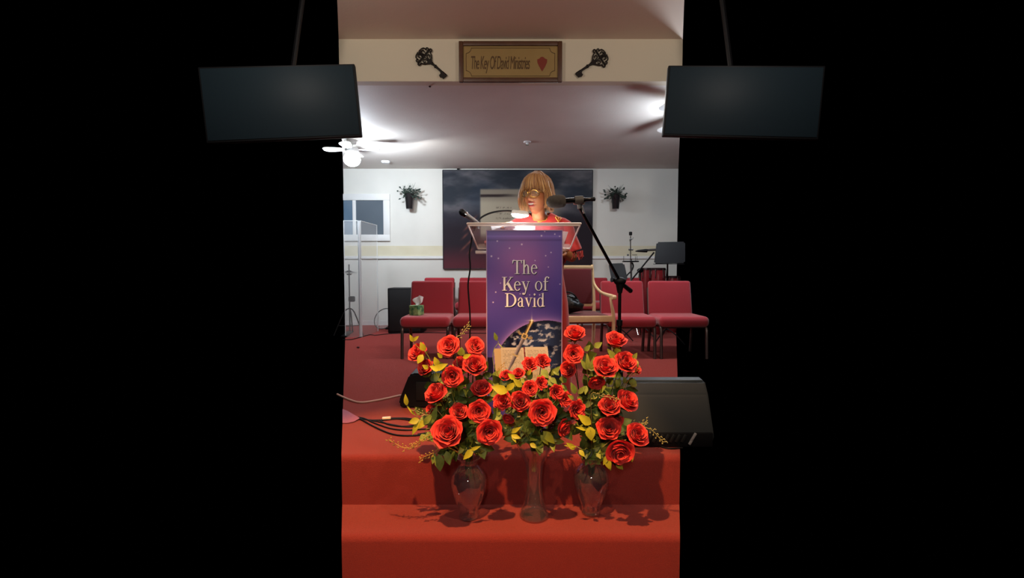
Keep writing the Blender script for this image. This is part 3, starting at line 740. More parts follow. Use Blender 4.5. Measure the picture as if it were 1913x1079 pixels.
# ------------------------------------------------------------------ big boom microphone by the speaker
def big_mic():
    pv = P(1158, 525, 3.2); t = thing('microphone_boom_stand', (pv.x, 3.2, 0), 'tall black tripod stand whose long boom reaches up to the foam microphone', 'microphone stand')
    o = Vector(t.location); cl = P(1083, 388, 2.82) - o; pv = pv - o; tail = P(1178, 543, 3.34) - o; d = (pv - cl).normalized()
    MB().tube([cl, pv + d * .02], .0105, 10).obj('boom', mat('boom_metal', '18181A', .25, metal=.7), t)
    MB().tube([pv + d * .02, tail], [.015, .018], 10).obj('boom_grip', M_black, t)
    b = MB(); b.sphere(pv, (.045, .034, .03), 16, 10); b.tube([pv + Vector((-.045, -.01, .01)), pv + Vector((-.062, -.015, .012))], [.014, .02], 10)
    b.tube([pv + Vector((0, 0, -.02)), pv + Vector((0, 0, -.085))], [.03, .017], 12); b.obj('pivot_clutch', M_black, t)
    MB().tube([pv + Vector((0, 0, -.02)), (pv.x, 0, .64)], .0115, 10).obj('upper_pole', M_blackm, t)
    MB().tube([(pv.x, 0, .67), (pv.x, 0, .63)], .022, 12).obj('pole_collar', M_black, t)
    MB().tube([(pv.x, 0, .64), (pv.x, 0, .08)], .0155, 10).obj('lower_pole', M_blackm, t)
    MB().tube([(pv.x, 0, .30), (pv.x, 0, .22)], .03, 12).obj('leg_hub', M_black, t)
    for k in range(3):
        a = D2R(-20 + 120 * k); e = Vector((math.cos(a), math.sin(a), 0))
        MB().tube([Vector((pv.x, 0, .27)), Vector((pv.x, 0, .02)) + e * .30], .009, 8).obj('leg', M_blackm, t)
    cp = MB(); cp.tube([cl + Vector((-.003, 0, -.005)), cl + Vector((0, -.0, .035))], [.012, .018], 10); cp.box(cl + Vector((-.004, 0, .03)), (.07, .035, .018), bev=.005); cp.tube([cl + Vector((.01, 0, .02)), cl + Vector((.028, 0, -.035))], .006, 8)
    cp.obj('swivel_mount', mat('mount_grey', '8A8A88', .35, metal=.6), t)
    Y = 2.80; m0 = P(1045, 374, Y); m1 = P(1110, 371, Y)
    m = thing('studio_microphone', (m0 + m1) / 2, 'black microphone with a fat grey foam windscreen, held level beside the face', 'microphone')
    o = Vector(m.location); A = P(1052, 375.5, Y) - o; B = P(1104, 372, Y) - o; u = (B - A).normalized(); R = u.to_track_quat('Z', 'Y').to_matrix()
    L = (B - A).length
    MB().lathe([(0, -.105), (.020, -.10), (.034, -.085), (.040, -.06), (.041, -.02), (.036, .004), (.026, .014), (0, .016)], 28, c=A, R=R).obj('foam_windscreen', mat('grey_foam', '3A3734', .95, bump=(380, .8, .004), noise=(60, '48443E', 3, .3)), m)
    MB().lathe([(0, 0), (.0155, .0), (.0165, .02), (.0165, L - .05), (.011, L - .03), (.010, L), (0, L)], 20, c=A, R=R).obj('body', mat('mic_body', '1C1C1E', .2, metal=.8), m)
    MB().lathe([(.0, L * .42), (.0245, L * .42), (.026, L * .5), (.026, L * .66), (.0245, L * .72), (0, L * .72)], 20, c=A, R=R).obj('clip', mat('clip_grey', '4A4843', .6), m)
    MB().lathe([(0, L - .005), (.012, L), (.013, L + .025), (0, L + .03)], 14, c=A, R=R).obj('cable_plug', M_black, m)
big_mic()

# ------------------------------------------------------------------ lectern
YF = 2.76; YK = 3.06
def lectern():
    tl, tr = P(873, 417, YF), P(1085, 417, YF); bl, br = P(893, 464, YK), P(1065, 464, YK)
    c = Vector(((tl.x + tr.x) / 2, (YF + YK) / 2, 0))
    t = thing('lectern', c, 'clear acrylic lectern with a sloping tray on top, behind the purple banner', 'lectern')
    q = lambda v: Vector(v) - c
    n = (tr - tl).cross(bl - tl).normalized(); n = n if n.z > 0 else -n
    b = MB(); v = [q(tl), q(tr), q(br), q(bl)]; v += [x - n * .008 for x in v]
    b.add(v, [(0, 1, 2, 3), (7, 6, 5, 4), (0, 4, 5, 1), (1, 5, 6, 2), (2, 6, 7, 3), (3, 7, 4, 0)]); b.obj('reading_tray', M_acr, t)
    for i, (a, e) in enumerate(((tl, tr), (tl, bl), (tr, br), (bl, br))):
        MB().tube([q(a), q(e)], .0055, 8).obj('tray_edge', M_acrt, t)
    lip = MB(); up = n * .035
    lip.add([q(bl), q(br), q(br) + up, q(bl) + up, q(bl) + Vector((0, .006, 0)), q(br) + Vector((0, .006, 0)), q(br) + up + Vector((0, .006, 0)), q(bl) + up + Vector((0, .006, 0))], [(0, 1, 2, 3), (7, 6, 5, 4), (0, 4, 5, 1), (1, 5, 6, 2), (2, 6, 7, 3), (3, 7, 4, 0)])
    lip.obj('tray_lip', M_acr, t)
    fx = P(876, 422, YF).x; fp = MB().box(q(Vector(((tl.x + tr.x) / 2, YF + .004, tl.z - .008))), (tr.x - tl.x - .01, .008, .016)); fp.obj('front_rim', M_acrt, t)
    cx = P(980, 430, YF).x - c.x; hb = 1.15
    MB().box((cx, -.05, hb / 2 + .012), (.40, .16, hb), bev=.004).obj('column', mat('smoked_acrylic', '6A5A62', .25), t)
    MB().box((cx, -.04, .012), (.46, .20, .024), bev=.006).obj('base', M_acrt, t)
    MB().box(q(P(905, 471, YK)), (.12, .05, .022), bev=.004).obj('bracket', M_acrt, t)
    # things lying on the tray
    def on(u, v_, lift):   # u 0..1 across, v 0..1 downhill
        a = tl.lerp(tr, u); e = bl.lerp(br, u); return a.lerp(e, v_) + n * lift
    R = Matrix(((tr - tl).normalized(), (tl - bl).normalized(), n)).transposed()
    nb = on(.155, .86, .012); ob = MB().box((0, 0, 0), (.085, .055, .02), R, bev=.002).obj('notebook', mat('pink_cover', 'C87878', .6), loc=nb); tag(ob, 'small pinkish notebook at the low corner of the clear lectern tray', 'notebook')
    for i, (u0, u1, lab, w0, w1) in enumerate([(.20, .60, 'open white pages on the lectern tray under the bright lamp', .12, .86), (.62, .92, 'sheet of pale paper on the lectern tray beside the speaker', .34, .93)]):
        p = MB(); vs = []; fs = []
        for a in range(9):
            for e in range(7):
                uu = u0 + (u1 - u0) * a / 8; vv = w0 + (w1 - w0) * e / 6
                vs.append(on(uu, vv, .004 + i * .002 + .010 * math.sin(a / 8 * math.pi * (2 if i == 0 else 1)) ** 2))
        for a in range(8):
            for e in range(6): fs.append((a * 7 + e, a * 7 + e + 1, (a + 1) * 7 + e + 1, (a + 1) * 7 + e))
        base = on((u0 + u1) / 2, .5, 0); p.add([v - base for v in vs], fs)
        ob = p.obj('paper', M_paper if i == 0 else mat('pale_paper', 'DDB8B0', .7), loc=base, smooth=80); tag(ob, lab, 'paper')
    # gooseneck lamp
    Y = 2.88
    lp = thing('gooseneck_lamp', P(888, 424, Y), 'black gooseneck lamp glowing white over the lectern tray', 'lamp')
    o = Vector(lp.location); g = lambda px, py, yy=Y: P(px, py, yy) - o
    MB().lathe([(0, -.012), (.028, -.012), (.026, .006), (.01, .012), (0, .012)], 18).obj('base_clamp', M_black, lp)
    MB().tube([g(888, 424), g(896, 409), g(910, 400), (g(928, 395)), g(948, 393.5), g(962, 395)], .0058, 8, 5).obj('gooseneck', M_black, lp)
    hd = MB(); A = g(955, 396); B = g(988, 399.5)
    u_ = (B - A).normalized(); w2 = Vector((0, 1, 0)); vs = []; K_ = 12; RR = .038
    stn = [(0, .35), (.04, .8), (.14, 1), (.86, 1), (.96, .8), (1, .35)]
    for f_, k2 in stn:
        for i in range(K_ + 1):
            a_ = math.pi * i / K_; vs.append(A.lerp(B, f_) + w2 * (RR * k2 * math.cos(a_)) + Vector((0, 0, RR * .75 * k2 * math.sin(a_) - .012)))
    hd.add(vs, [(i * (K_ + 1) + j, i * (K_ + 1) + j + 1, (i + 1) * (K_ + 1) + j + 1, (i + 1) * (K_ + 1) + j) for i in range(len(stn) - 1) for j in range(K_)] + [tuple(range(K_ + 1)), tuple((len(stn) - 1) * (K_ + 1) + j for j in range(K_ + 1))])
    ho = hd.obj('lamp_hood', mat('lamp_hood', 'D8DCDC', .4), lp); ho.modifiers.new('t', 'SOLIDIFY').thickness = .002
    mid = A.lerp(B, .5)
    MB().sphere(mid + Vector((0, 0, -.014)), (.050, .028, .016), 18, 12).obj('bulb', mat('lamp_bulb', 'FFFFFF', .4, emis=('F4FAFF', 380)), lp)
    # handheld microphone on the tray corner
    m = thing('handheld_microphone', P(884, 409, 2.84), 'grey handheld microphone pointing up and away above the corner of the lectern', 'microphone')
    o = Vector(m.location); A = P(895, 417, 2.84) - o; B = P(869, 400, 2.84) - o; R2 = axis(A, B); L = (B - A).length
    MB().lathe([(0, 0), (.007, 0), (.010, .02), (.0155, L * .9), (.017, L), (0, L)], 18, c=A, R=R2).obj('body', mat('mic_grey', '6E6E72', .35, metal=.5), m)
    MB().lathe([(0, L - .002), (.018, L), (.0215, L + .014), (.020, L + .03), (.01, L + .042), (0, L + .044)], 18, c=A, R=R2).obj('grille_head', mat('mic_mesh', '1A1C20', .4, metal=.6, bump=(900, .6, .001)), m)
    MB().lathe([(.0165, L - .012), (.0195, L - .01), (.0195, L), (.0165, L + .002)], 18, c=A, R=R2).obj('collar_ring', M_chrome, m)
    # cable from microphone to floor
    Yc = 2.90; pts = [P(896, 418, 2.85), P(885, 432, 2.9), P(880, 455, 2.92), P(877, 475, Yc), P(878.5, 500, Yc), P(874.5, 530, Yc), (P(876, 560, Yc)), P(878, 590, Yc), P(877.5, 640, Yc), P(874, 720, Yc), P(872, 785, Yc)]
    pts.append(Vector((pts[-1].x - .04, Yc - .02, .008))); pts.append(Vector((pts[-1].x - .25, Yc - .15, .008)))
    b0 = pts[7]; cb = MB().tube([p - b0 for p in pts], .0052, 7, 5).obj('microphone_cable', M_black, loc=b0); tag(cb, 'thin black cable hanging from the lectern corner down to the floor', 'cable')
lectern()

# ------------------------------------------------------------------ purple banner
def earth(U, V):
    x = (U - 1022) / 100; y = (V - 698) / 100; r = np.hypot(x, y)
    return r
def banner_art(U, V):
    n = fbm(U / 70, V / 70, 21)
    c = mixc(hexa('4C42A2'), hexa('A066B4'), np.exp(-(((U - 975) / 62) ** 2 + ((V - 485) / 55) ** 2)) * .95 + .12 * n)
    c = mixc(c, hexa('37348E'), ss(540, 640, V) * .75)
    c = mixc(c, hexa('7262B4'), ss(1000, 1050, U) * (1 - ss(440, 600, V)) * .4)
    for vv, a in ((441, .35), (448, -.35)):  # fold across the banner: its lit and shaded lines are put into the colour
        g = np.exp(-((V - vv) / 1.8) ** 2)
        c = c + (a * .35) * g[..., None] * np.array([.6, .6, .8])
    r = earth(U, V)
    c = mixc(c, hexa('B088D8'), np.exp(-np.clip(r - 1, 0, 9) * 14) * .75 * (r > 1))
    n1 = fbm(U / 9 + V / 30, V / 6, 5, 5); n2 = fbm(U / 30 + 3, V / 18, 6, 5)
    e = mixc(hexa('0E1430'), hexa('26365E'), ss(.4, .6, n2)); e = mixc(e, hexa('D8DCEC'), ss(.54, .72, n1) * .8)
    e = mixc(e, hexa('0C0E1C'), ss(1020, 1055, U) * .55)
    e = mixc(e, hexa('0A0C1A'), ss(.88, 1.0, r) * .6)
    c = np.where((r <= 1)[..., None], e, c)
    # stars
    for su, sv, sr in [(929, 450, 1.2), (1012, 440, 1.4), (975, 456, 1.5), (952, 463, 1.2), (918, 478, 1.5), (931, 482, 1.3), (1030, 471, 1.1), (1020, 477, 1.1), (1000, 486, 1), (1037, 437, 1.1), (1018, 432, 1), (1046, 441, 1), (960, 485, 1), (926, 545, 1.2), (921, 564, 1.2), (1020, 530, 1), (972, 548, 1), (990, 550, 1), (935, 528, .9), (1025, 498, .9), (1047, 530, 1), (1009, 550, 1.3), (985, 541, .8)]:
        d = np.hypot(U - su, V - sv); c = mixc(c, hexa('F0E4FF'), np.clip(np.exp(-(d / sr) ** 2) * 1.1, 0, 1))
    # open book
    def para(x0, x1, x2, x3, y0, y1):
        t = np.clip((V - y0) / (y1 - y0), 0, 1); L = x0 + (x3 - x0) * t; R = x1 + (x2 - x1) * t
        return ((V > y0) & (V < y1) & (U > L) & (U < R))
    for (a, m_) in ((hexa('C8B088'), para(922, 936, 940, 927, 651, 712)), (hexa('CDC3B0'), para(935, 980, 984, 938, 649 , 712)), (hexa('CFC6B4'), para(981, 1024, 1032, 986, 648, 712)), (hexa('7A2830'), para(978.5, 980.5, 985, 983, 648, 712))):
        c = np.where(m_[..., None], a, c)
    txt = (np.sin(V * 2.2) > .1) & (fbm(U / 1.3, V / 3, 44) > .42) & (para(939, 976, 980, 942, 653, 708) | para(985, 1021, 1028, 989, 653, 708))
    c = np.where(txt[..., None], c * .78, c)
    # sword: grip from (994,599) through guard (979,627) to the tip (948,694)
    ax, ay = 994.0, 599.0; bx_, by = 949.0, 694.0; L = math.hypot(bx_ - ax, by - ay); ux, uy = (bx_ - ax) / L, (by - ay) / L
    s_ = (U - ax) * ux + (V - ay) * uy; d = (U - ax) * -uy + (V - ay) * ux
    blade = (s_ > 32) & (s_ < L) & (np.abs(d) < 3.4 * (1 - ss(L - 25, L, s_) * .5))
    c = np.where(blade[..., None], mixc(hexa('4A4450'), hexa('A8A0A8'), ss(-3, 3, d)), c)
    grip = (s_ > -2) & (s_ < 30) & (np.abs(d) < 3.0 + .8 * (s_ < 4))
    c = np.where(grip[..., None], mixc(hexa('5A4828'), hexa('E0CC90'), np.exp(-((d + .8) / 1.5) ** 2)), c)
    blk = (s_ > 27) & (s_ < 37) & (np.abs(d) < 5.2)
    c = np.where(blk[..., None], mixc(hexa('C8B078'), hexa('5A5448'), ((s_ > 29) & (s_ < 35) & (np.abs(d) < 3)).astype(float)), c)
    for dd in (-13, -9.5, 9.5, 13):
        g = np.hypot(s_ - 31 + (1.5 if abs(dd) > 10 else 0), (d - dd)) < 2.6
        c = np.where(g[..., None], hexa('8C7C62'), c)
    g = (np.abs(s_ - 31) < 1.4) & (np.abs(d) < 12); c = np.where((g & ~blk)[..., None], hexa('9A8A68'), c)
    g = (np.abs(s_ - 72) < 1.6) & (np.abs(d) < 6); c = np.where(g[..., None], hexa('B8A880'), c)
    st = np.exp(-np.abs(U - 994) / .9) * np.exp(-np.abs(V - 598) / 5) + np.exp(-np.abs(V - 598) / .8) * np.exp(-np.abs(U - 994) / 5)
    c = mixc(c, hexa('FFFDF0'), np.clip(st * 1.3, 0, 1))
    # book cloth corner
    m_ = (V > 668) & (U < 921) & (V < 706); c = np.where(m_[..., None], hexa('1E1A3A'), c)
    return c
def glyphs():
    def arc(cx, cy, rx, ry, tx, ty, a0, a1, n=20):
        q = []
        for i in range(n):
            A = D2R(a0 + (a1 - a0) * i / n); B = D2R(a0 + (a1 - a0) * (i + 1) / n)
            f = lambda r_, s_, a: (cx + r_ * math.cos(a), cy + s_ * math.sin(a))
            q.append([f(rx, ry, A), f(rx, ry, B), f(rx - tx, ry - ty, B), f(rx - tx, ry - ty, A)])
        return q
    Rr = lambda a, b, c, d: [[(a, b), (c, b), (c, d), (a, d)]]
    Q = lambda *p: [list(p)]
    return {
        'T': (.6, Rr(.25, 0, .36, .66) + Rr(.16, 0, .45, .025) + Rr(.02, .63, .59, .66) + Q((.02, .5), (.045, .5), (.10, .64), (.02, .64)) + Q((.59, .5), (.565, .5), (.51, .64), (.59, .64))),
        'h': (.5, Rr(.07, 0, .16, .68) + Rr(.01, 0, .22, .022) + Q((.0, .63), (.16, .68), (.10, .62), (.0, .655)) + arc(.265, .28, .15, .18, .09, .05, 0, 165) + Rr(.325, 0, .415, .28) + Rr(.27, 0, .48, .022)),
        'e': (.44, arc(.22, .225, .195, .235, .085, .03, 8, 325) + Rr(.08, .255, .41, .285) ),
        'K': (.66, Rr(.09, 0, .20, .66) + Rr(.01, 0, .29, .025) + Rr(.01, .635, .29, .66) + Q((.19, .25), (.22, .22), (.56, .64), (.50, .64)) + Q((.25, .34), (.36, .44), (.65, .01), (.50, .01)) + Rr(.42, .635, .64, .66) + Rr(.42, 0, .70, .025)),
        'y': (.48, Q((.04, .45), (.145, .45), (.275, .1), (.225, 0)) + Q((.40, .45), (.44, .45), (.225, -.16), (.17, -.16)) + Rr(.0, .43, .2, .45) + Rr(.32, .43, .48, .45) + arc(.11, -.15, .06, .05, .055, .045, 0, 360) + Q((.10, -.2), (.19, -.2), (.235, -.1), (.17, -.14))),
        'o': (.48, arc(.24, .225, .21, .235, .085, .025, 0, 360, 30)),
        'f': (.30, Rr(.09, 0, .18, .52) + Rr(.02, 0, .26, .022) + Rr(.02, .42, .30, .45) + arc(.235, .52, .145, .165, .09, .04, 60, 180) + arc(.32, .62, .04, .04, .035, .035, 0, 360)),
        'D': (.72, Rr(.09, 0, .20, .66) + Rr(.01, 0, .3, .028) + Rr(.01, .632, .3, .66) + arc(.26, .33, .42, .33, .12, .03, -90, 90, 26)),
        'a': (.43, Rr(.24, .06, .33, .32) + arc(.19, .31, .14, .15, .08, .03, 0, 165) + arc(.075, .325, .04, .035, .035, .03, 0, 360) + arc(.185, .13, .155, .135, .08, .03, 70, 330) + Q((.17, .26), (.17, .235), (.27, .27), (.27, .3)) + arc(.37, .06, .13, .065, .09, .03, 180, 290)),
        'v': (.46, Q((.04, .45), (.145, .45), (.27, .1), (.23, 0)) + Q((.37, .45), (.41, .45), (.25, 0), (.23, .02)) + Rr(.0, .43, .2, .45) + Rr(.30, .43, .46, .45)),
        'i': (.25, Rr(.08, 0, .17, .42) + Rr(.01, 0, .24, .022) + Q((.01, .41), (.17, .46), (.12, .39), (.01, .43)) + arc(.125, .60, .055, .055, .05, .05, 0, 360)),
        'd': (.5, arc(.215, .225, .19, .235, .085, .03, 30, 330) + Rr(.31, .03, .40, .68) + Q((.24, .63), (.40, .68), (.34, .62), (.24, .655)) + Q((.31, 0), (.47, .03), (.47, .055), (.31, .05))),
    }
GL = glyphs()
def banner():
    Y = YF - .03; tl = P(909, 430, Y); trx = P(1050.5, 430, Y); bz = .025
    br = Vector((trx.x, Y, bz)); c = Vector(((tl.x + br.x) / 2, Y + .012, 0))
    t = thing('banner', c, 'tall purple banner with white lettering, globe, sword and open book on the lectern front', 'banner')
    # art is written in the frame of the picture as seen at this depth
    s_ = FPX / Y; pyb = 503 + (CAMZ - bz) * s_ * 1.0
    def art(U, V): return banner_art(U, V)
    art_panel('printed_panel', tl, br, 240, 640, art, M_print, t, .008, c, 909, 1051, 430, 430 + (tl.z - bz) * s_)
    x0 = tl.x - c.x; x1 = br.x - c.x
    e = MB()
    for x in (x0, x1): e.box((x, -.009, (tl.z + bz) / 2), (.005, .012, tl.z - bz))
    e.box((0, -.009, tl.z), (x1 - x0, .012, .005)); e.obj('hem', mat('banner_hem', 'A690B8', .5), t)
    for word, u0, u1, base, cap in (('The', 956.5, 1003, 511, 25.5), ('Key of', 937.5, 1025, 542, 25.5), ('David', 943, 1017, 572.5, 25.5)):
        b = MB(); x = 0; sh = MB()
        items = []
        for ch in word:
            if ch == ' ': x += .26; continue
            adv, prims = GL[ch]
            for q in prims: items.append([(x + a, b_) for a, b_ in q])
            x += adv
        ws = x - (.06 if word[-1] != 'f' else -.02); ku = (u1 - u0) / ws; kv = cap / .66
        k_ = 0
        for q in items:
            k_ += 1
            pts = []
            for a, b_ in q:
                pu, pv = u0 + a * ku, base - b_ * kv
                X = tl.x - c.x + (pu - 909) / (1050.5 - 909) * (br.x - tl.x); Z = tl.z - (pv - 430) / s_
                pts.append(Vector((X, -.0165 - (k_ % 7) * .0001, Z)))
            b.add(pts, [tuple(range(len(pts)))])
            sh.add([p + Vector((.004, .0025 , -.004)) for p in pts], [tuple(range(len(pts)))])  # printed drop shadow: shade put in as a dark offset copy of the letters
        me = bpy.data.meshes.new('lettering'); me.from_pydata(b.v, [], b.f); link('lettering', me, t, m=M_letter)
        me = bpy.data.meshes.new('lettering_drop_shadow'); me.from_pydata(sh.v, [], sh.f); link('lettering_drop_shadow', me, t, m=mat('letter_drop_shadow', '241C48', .5))
banner()

# ------------------------------------------------------------------ the speaker
def remeshed(mb, name, vox, smooth=4):
    me = mb.mesh(); o = bpy.data.objects.new('tmp', me); COL.objects.link(o)
    r = o.modifiers.new('r', 'REMESH'); r.mode = 'VOXEL'; r.voxel_size = vox
    s_ = o.modifiers.new('s', 'SMOOTH'); s_.iterations = smooth; s_.factor = .5
    dg = bpy.context.evaluated_depsgraph_get(); dg.update()
    out = bpy.data.meshes.new_from_object(o.evaluated_get(dg)); out.name = name
    bpy.data.objects.remove(o); out.materials.clear(); return out
def ell(b, rings, seg=28):
    """loft of ellipses (center x, center y, z, half width, half depth)"""
    vs = []; fs = []; n = len(rings)
    for (cx, cy, z, a, d) in rings:
        for j in range(seg):
            t = 2 * math.pi * j / seg; vs.append((cx + a * math.cos(t), cy + d * math.sin(t), z))
    for i in range(n - 1):
        for j in range(seg):
            j2 = (j + 1) % seg; fs.append((i * seg + j, i * seg + j2, (i + 1) * seg + j2, (i + 1) * seg + j))
    fs.append(tuple(range(seg))[::-1]); fs.append(tuple((n - 1) * seg + j for j in range(seg)))
    return b.add(vs, fs)
def hand(b, wrist, d, nrm, side, curl=.5):
    """palm, four fingers and a thumb. d: along the fingers, nrm: back of the hand, side: +1 thumb on the d x nrm side"""
    d = Vector(d).normalized(); nrm = Vector(nrm); nrm = (nrm - d * nrm.dot(d)).normalized(); x = d.cross(nrm).normalized() * side
    w_ = Vector(wrist)
    R = Matrix((x, d, nrm)).transposed()
    b.box(w_ + d * .048, (.072, .085, .026), R, bev=.011, seg=3)
    b.tube([w_ - d * .02, w_ + d * .02], [.023, .026], 12)
    for i, (o, L, r) in enumerate([(.027, .066, .0085), (.009, .074, .0088), (-.009, .069, .0085), (-.027, .055, .0078)]):
        p = w_ + d * (.086 - .004 * abs(i - 1)) + x * o; a = 0; pts = [p - d * .02]; q = p; rr = [r * 1.05]
        pts.append(q); rr.append(r)
        for sgm in (.45, .32, .25):
            a += curl * (.55 + .1 * i); q = q + (d * math.cos(a) - nrm * math.sin(a)) * L * sgm; pts.append(q); rr.append(rr[-1] * .93)
        b.tube(pts, rr, 10, 3); b.sphere(pts[-1], rr[-1], 10, 8)
    t0 = w_ + d * .022 + x * .024; t1 = t0 + (x * .75 + d * .65).normalized() * .036 - nrm * .006; t2 = t1 + (x * .35 + d * .9 - nrm * .3).normalized() * .030; t3 = t2 + (x * .05 + d * .95 - nrm * .35).normalized() * .024
    b.tube([t0, t1, t2, t3], [.0135, .0115, .0105, .0088], 10, 3); b.sphere(t3, .0088, 10, 8)
HC = P(1001.5, 364, 3.00)       # head centre
HYAW, HTILT = D2R(-27), D2R(6)
HM = Matrix.Translation(HC) @ Matrix.Rotation(HYAW, 4, 'Z') @ Matrix.Rotation(D2R(4), 4, 'Y') @ Matrix.Rotation(HTILT, 4, 'X')
def face_y(x, z, a=.072, b_=.094, c=.122):
    k = 1 - (x / a) ** 2 - (z / c) ** 2
    return -b_ * math.sqrt(max(k, 0))
def head_pt(v):
    x, y, z = v
    if z < 0:
        k = min(1, -z / .122); x *= 1 - .26 * k ** 1.6; y = y * (1 - .10 * k) if y < 0 else y * (1 - .45 * k)
    if y < 0:
        g = lambda x0, z0, sx, sz, m: m * math.exp(-((x - x0) / sx) ** 2 - ((z - z0) / sz) ** 2)
        dy = g(0, .008, .009, .022, .012) + g(0, -.022, .0125, .013, .024) + g(0, .034, .05, .010, .005) + g(0, -.100, .020, .014, .012)
        dy += g(0, -.0515, .024, .0058, .010) + g(0, -.071, .020, .006, .011) - g(0, -.061, .023, .0045, .010)
        for s_ in (-1, 1):
            dy += g(s_ * .012, -.029, .0065, .007, .011) - g(s_ * .030, .012, .015, .011, .012) + g(s_ * .042, -.026, .018, .016, .010) - g(s_ * .027, -.044, .006, .012, .004)
        y -= dy
    return (x, y, z)
def person():
    cx, cy = .195, 3.17
    t = thing('person', (cx, cy, 0), 'smiling person in glasses and a red dress with gold embroidery, standing behind the lectern', 'person')
    T = Matrix.Translation((-cx, -cy, 0))
    b = MB()
    hs = MB().sphere((0, 0, 0), (.072, .094, .122), 110, 90); hs.v = [head_pt(v) for v in hs.v]
    for s_ in (-1, 1):
        hs.sphere((s_ * .072, .012, -.008), (.010, .020, .032), 14, 12, Matrix.Rotation(s_ * .3, 3, 'Z')); hs.sphere((s_ * .070, .006, -.034), (.008, .010, .012), 10, 8)
    hs.xf(HM); b.add(hs.v, hs.f)
    nk = HM @ Vector((0, .03, -.05))
    b.tube([nk, nk + Vector((.006, .035, -.07)), Vector((cx - .0, cy - .03, 1.385)), Vector((cx, cy - .01, 1.29))], [.046, .045, .056, .095], 24, 3)
    ell(b, [(cx, cy, .86, .15, .10), (cx, cy, 1.0, .125, .092), (cx, cy - .01, 1.15, .145, .105), (cx, cy - .01, 1.29, .165, .10), (cx, cy, 1.365, .15, .075), (cx, cy - .01, 1.405, .08, .055)])
    sl, sr = Vector((cx - .168, cy, 1.345)), Vector((cx + .174, cy, 1.345))
    hl = P(938, 424, 2.94); hr = P(1050, 470, 3.02)
    el, er = Vector((cx - .245, cy - .03, 1.08)), Vector((P(1069, 480, 3.17).x, 3.17, P(1069, 480, 3.17).z))
    el = Vector((-.075, 3.17, 1.09))
    b.tube([sl, sl.lerp(el, .5), el], [.052, .044, .037], 16, 3); b.tube([el, el.lerp(hl, .35), hl], [.037, .036, .024], 16, 3)
    b.tube([sr, sr.lerp(er, .5), er], [.052, .044, .037], 16, 3); b.tube([er, er.lerp(hr, .35), hr], [.037, .036, .024], 16, 3)
    hand(b, hl, (hl - el).normalized() * .6 + Vector((.5, -.3, -.25)), (0, -.2, 1), 1, .35); hand(b, hr, Vector((-.5, -.75, .1)), (.2, -.2, 1), -1, .55)
    for s_ in (-1, 1):   # legs and shoes under the dress
        x = cx + s_ * .085
        b.tube([(x, cy, .90), (x, cy, .70), (x, cy - .01, .46), (x, cy + .01, .28), (x, cy + .02, .09)], [.085, .078, .055, .048, .032], 18, 4)
        b.tube([(x, cy + .045, .045), (x, cy - .04, .04), (x, cy - .14, .028), (x, cy - .18, .025)], [.038, .036, .034, .022], 14, 3)
    me = remeshed(b.xf(T), 'body', .0042, 3)
    at = me.color_attributes.new('Col', 'FLOAT_COLOR', 'POINT'); Hi = HM.inverted()
    cols = []
    base, lip, dk = s2l('A56E48'), s2l('96302C'), s2l('6E4028')
    for v in me.vertices:
        p = Hi @ (v.co + Vector((cx, cy, 0))); c = base
        if p.y < -.05:
            up = abs(p.z + .0515 ) < .0045 + .002 * (abs(p.x) < .012) and abs(p.x) < .024; lo = abs(p.z + .071) < .006 and abs(p.x) < .021
            if up or lo: c = lip
            for s_ in (-1, 1):
                if ((p.x - s_ * .030) / .022) ** 2 + ((p.z - .032) / .0035) ** 2 < 1: c = s2l('3A2418')
        if (v.co.z < .085): c = s2l('1A1414')
        cols += list(c)
    at.data.foreach_set('color', cols)
    link('body', me, t, m=M_skin, smooth=180)
    # mouth and eyes
    def hp(x, y, z): return (T @ HM @ Vector((x, y, z)))
    R3 = HM.to_3x3()
    def yf(x, z): return head_pt((x / (1 - .26 * min(1, max(0, -z / .122)) ** 1.6), face_y(x, z), z))[1]
    tm = MB(); vs = []; n = 10
    for i in range(n + 1):
        x = -.019 + .038 * i / n; arch = .0022 * (abs(x) / .019) ** 2
        y = yf(x * .9, -.0515) + .0045 - .001
        for z in (-.0555 + arch, -.0665 + arch * 2.6): vs.append(hp(x, y, z))
    tm.add(vs, [(2 * i, 2 * i + 1, 2 * i + 3, 2 * i + 2) for i in range(n)]); tm.obj('teeth', mat('teeth', 'F4EEE4', .3), t, 60)
    for s_ in (-1, 1):
        ec = Vector((s_ * .030, yf(s_ * .030, .012) + .0085, .012))
        ey = MB().sphere(hp(*ec), .0115, 18, 12).obj('eye', mat('eye_white', 'E8E2DA', .2), t, 60)
        ir = MB(); Rn = (R3 @ Vector((-.05, -1, -.02))).to_track_quat('Z', 'Y').to_matrix()
        ir.lathe([(0, .0119), (.0035, .0114), (.0058, .0102)], 16, c=hp(*ec), R=Rn); ir.obj('iris', mat('dark_iris', '20120C', .15), ey)
        lid = MB(); lid.tube([hp(ec.x - .015, ec.y - .004, ec.z + .002), hp(ec.x - .007, ec.y - .0115, ec.z + .0075), hp(ec.x + .007, ec.y - .0115, ec.z + .0075), hp(ec.x + .015, ec.y - .004, ec.z + .001)], .0022, 6, 4); lid.obj('eyelid', mat('eyelid_skin', '5E3622', .5), t)
    # glasses
    gl = MB(); ln = MB()
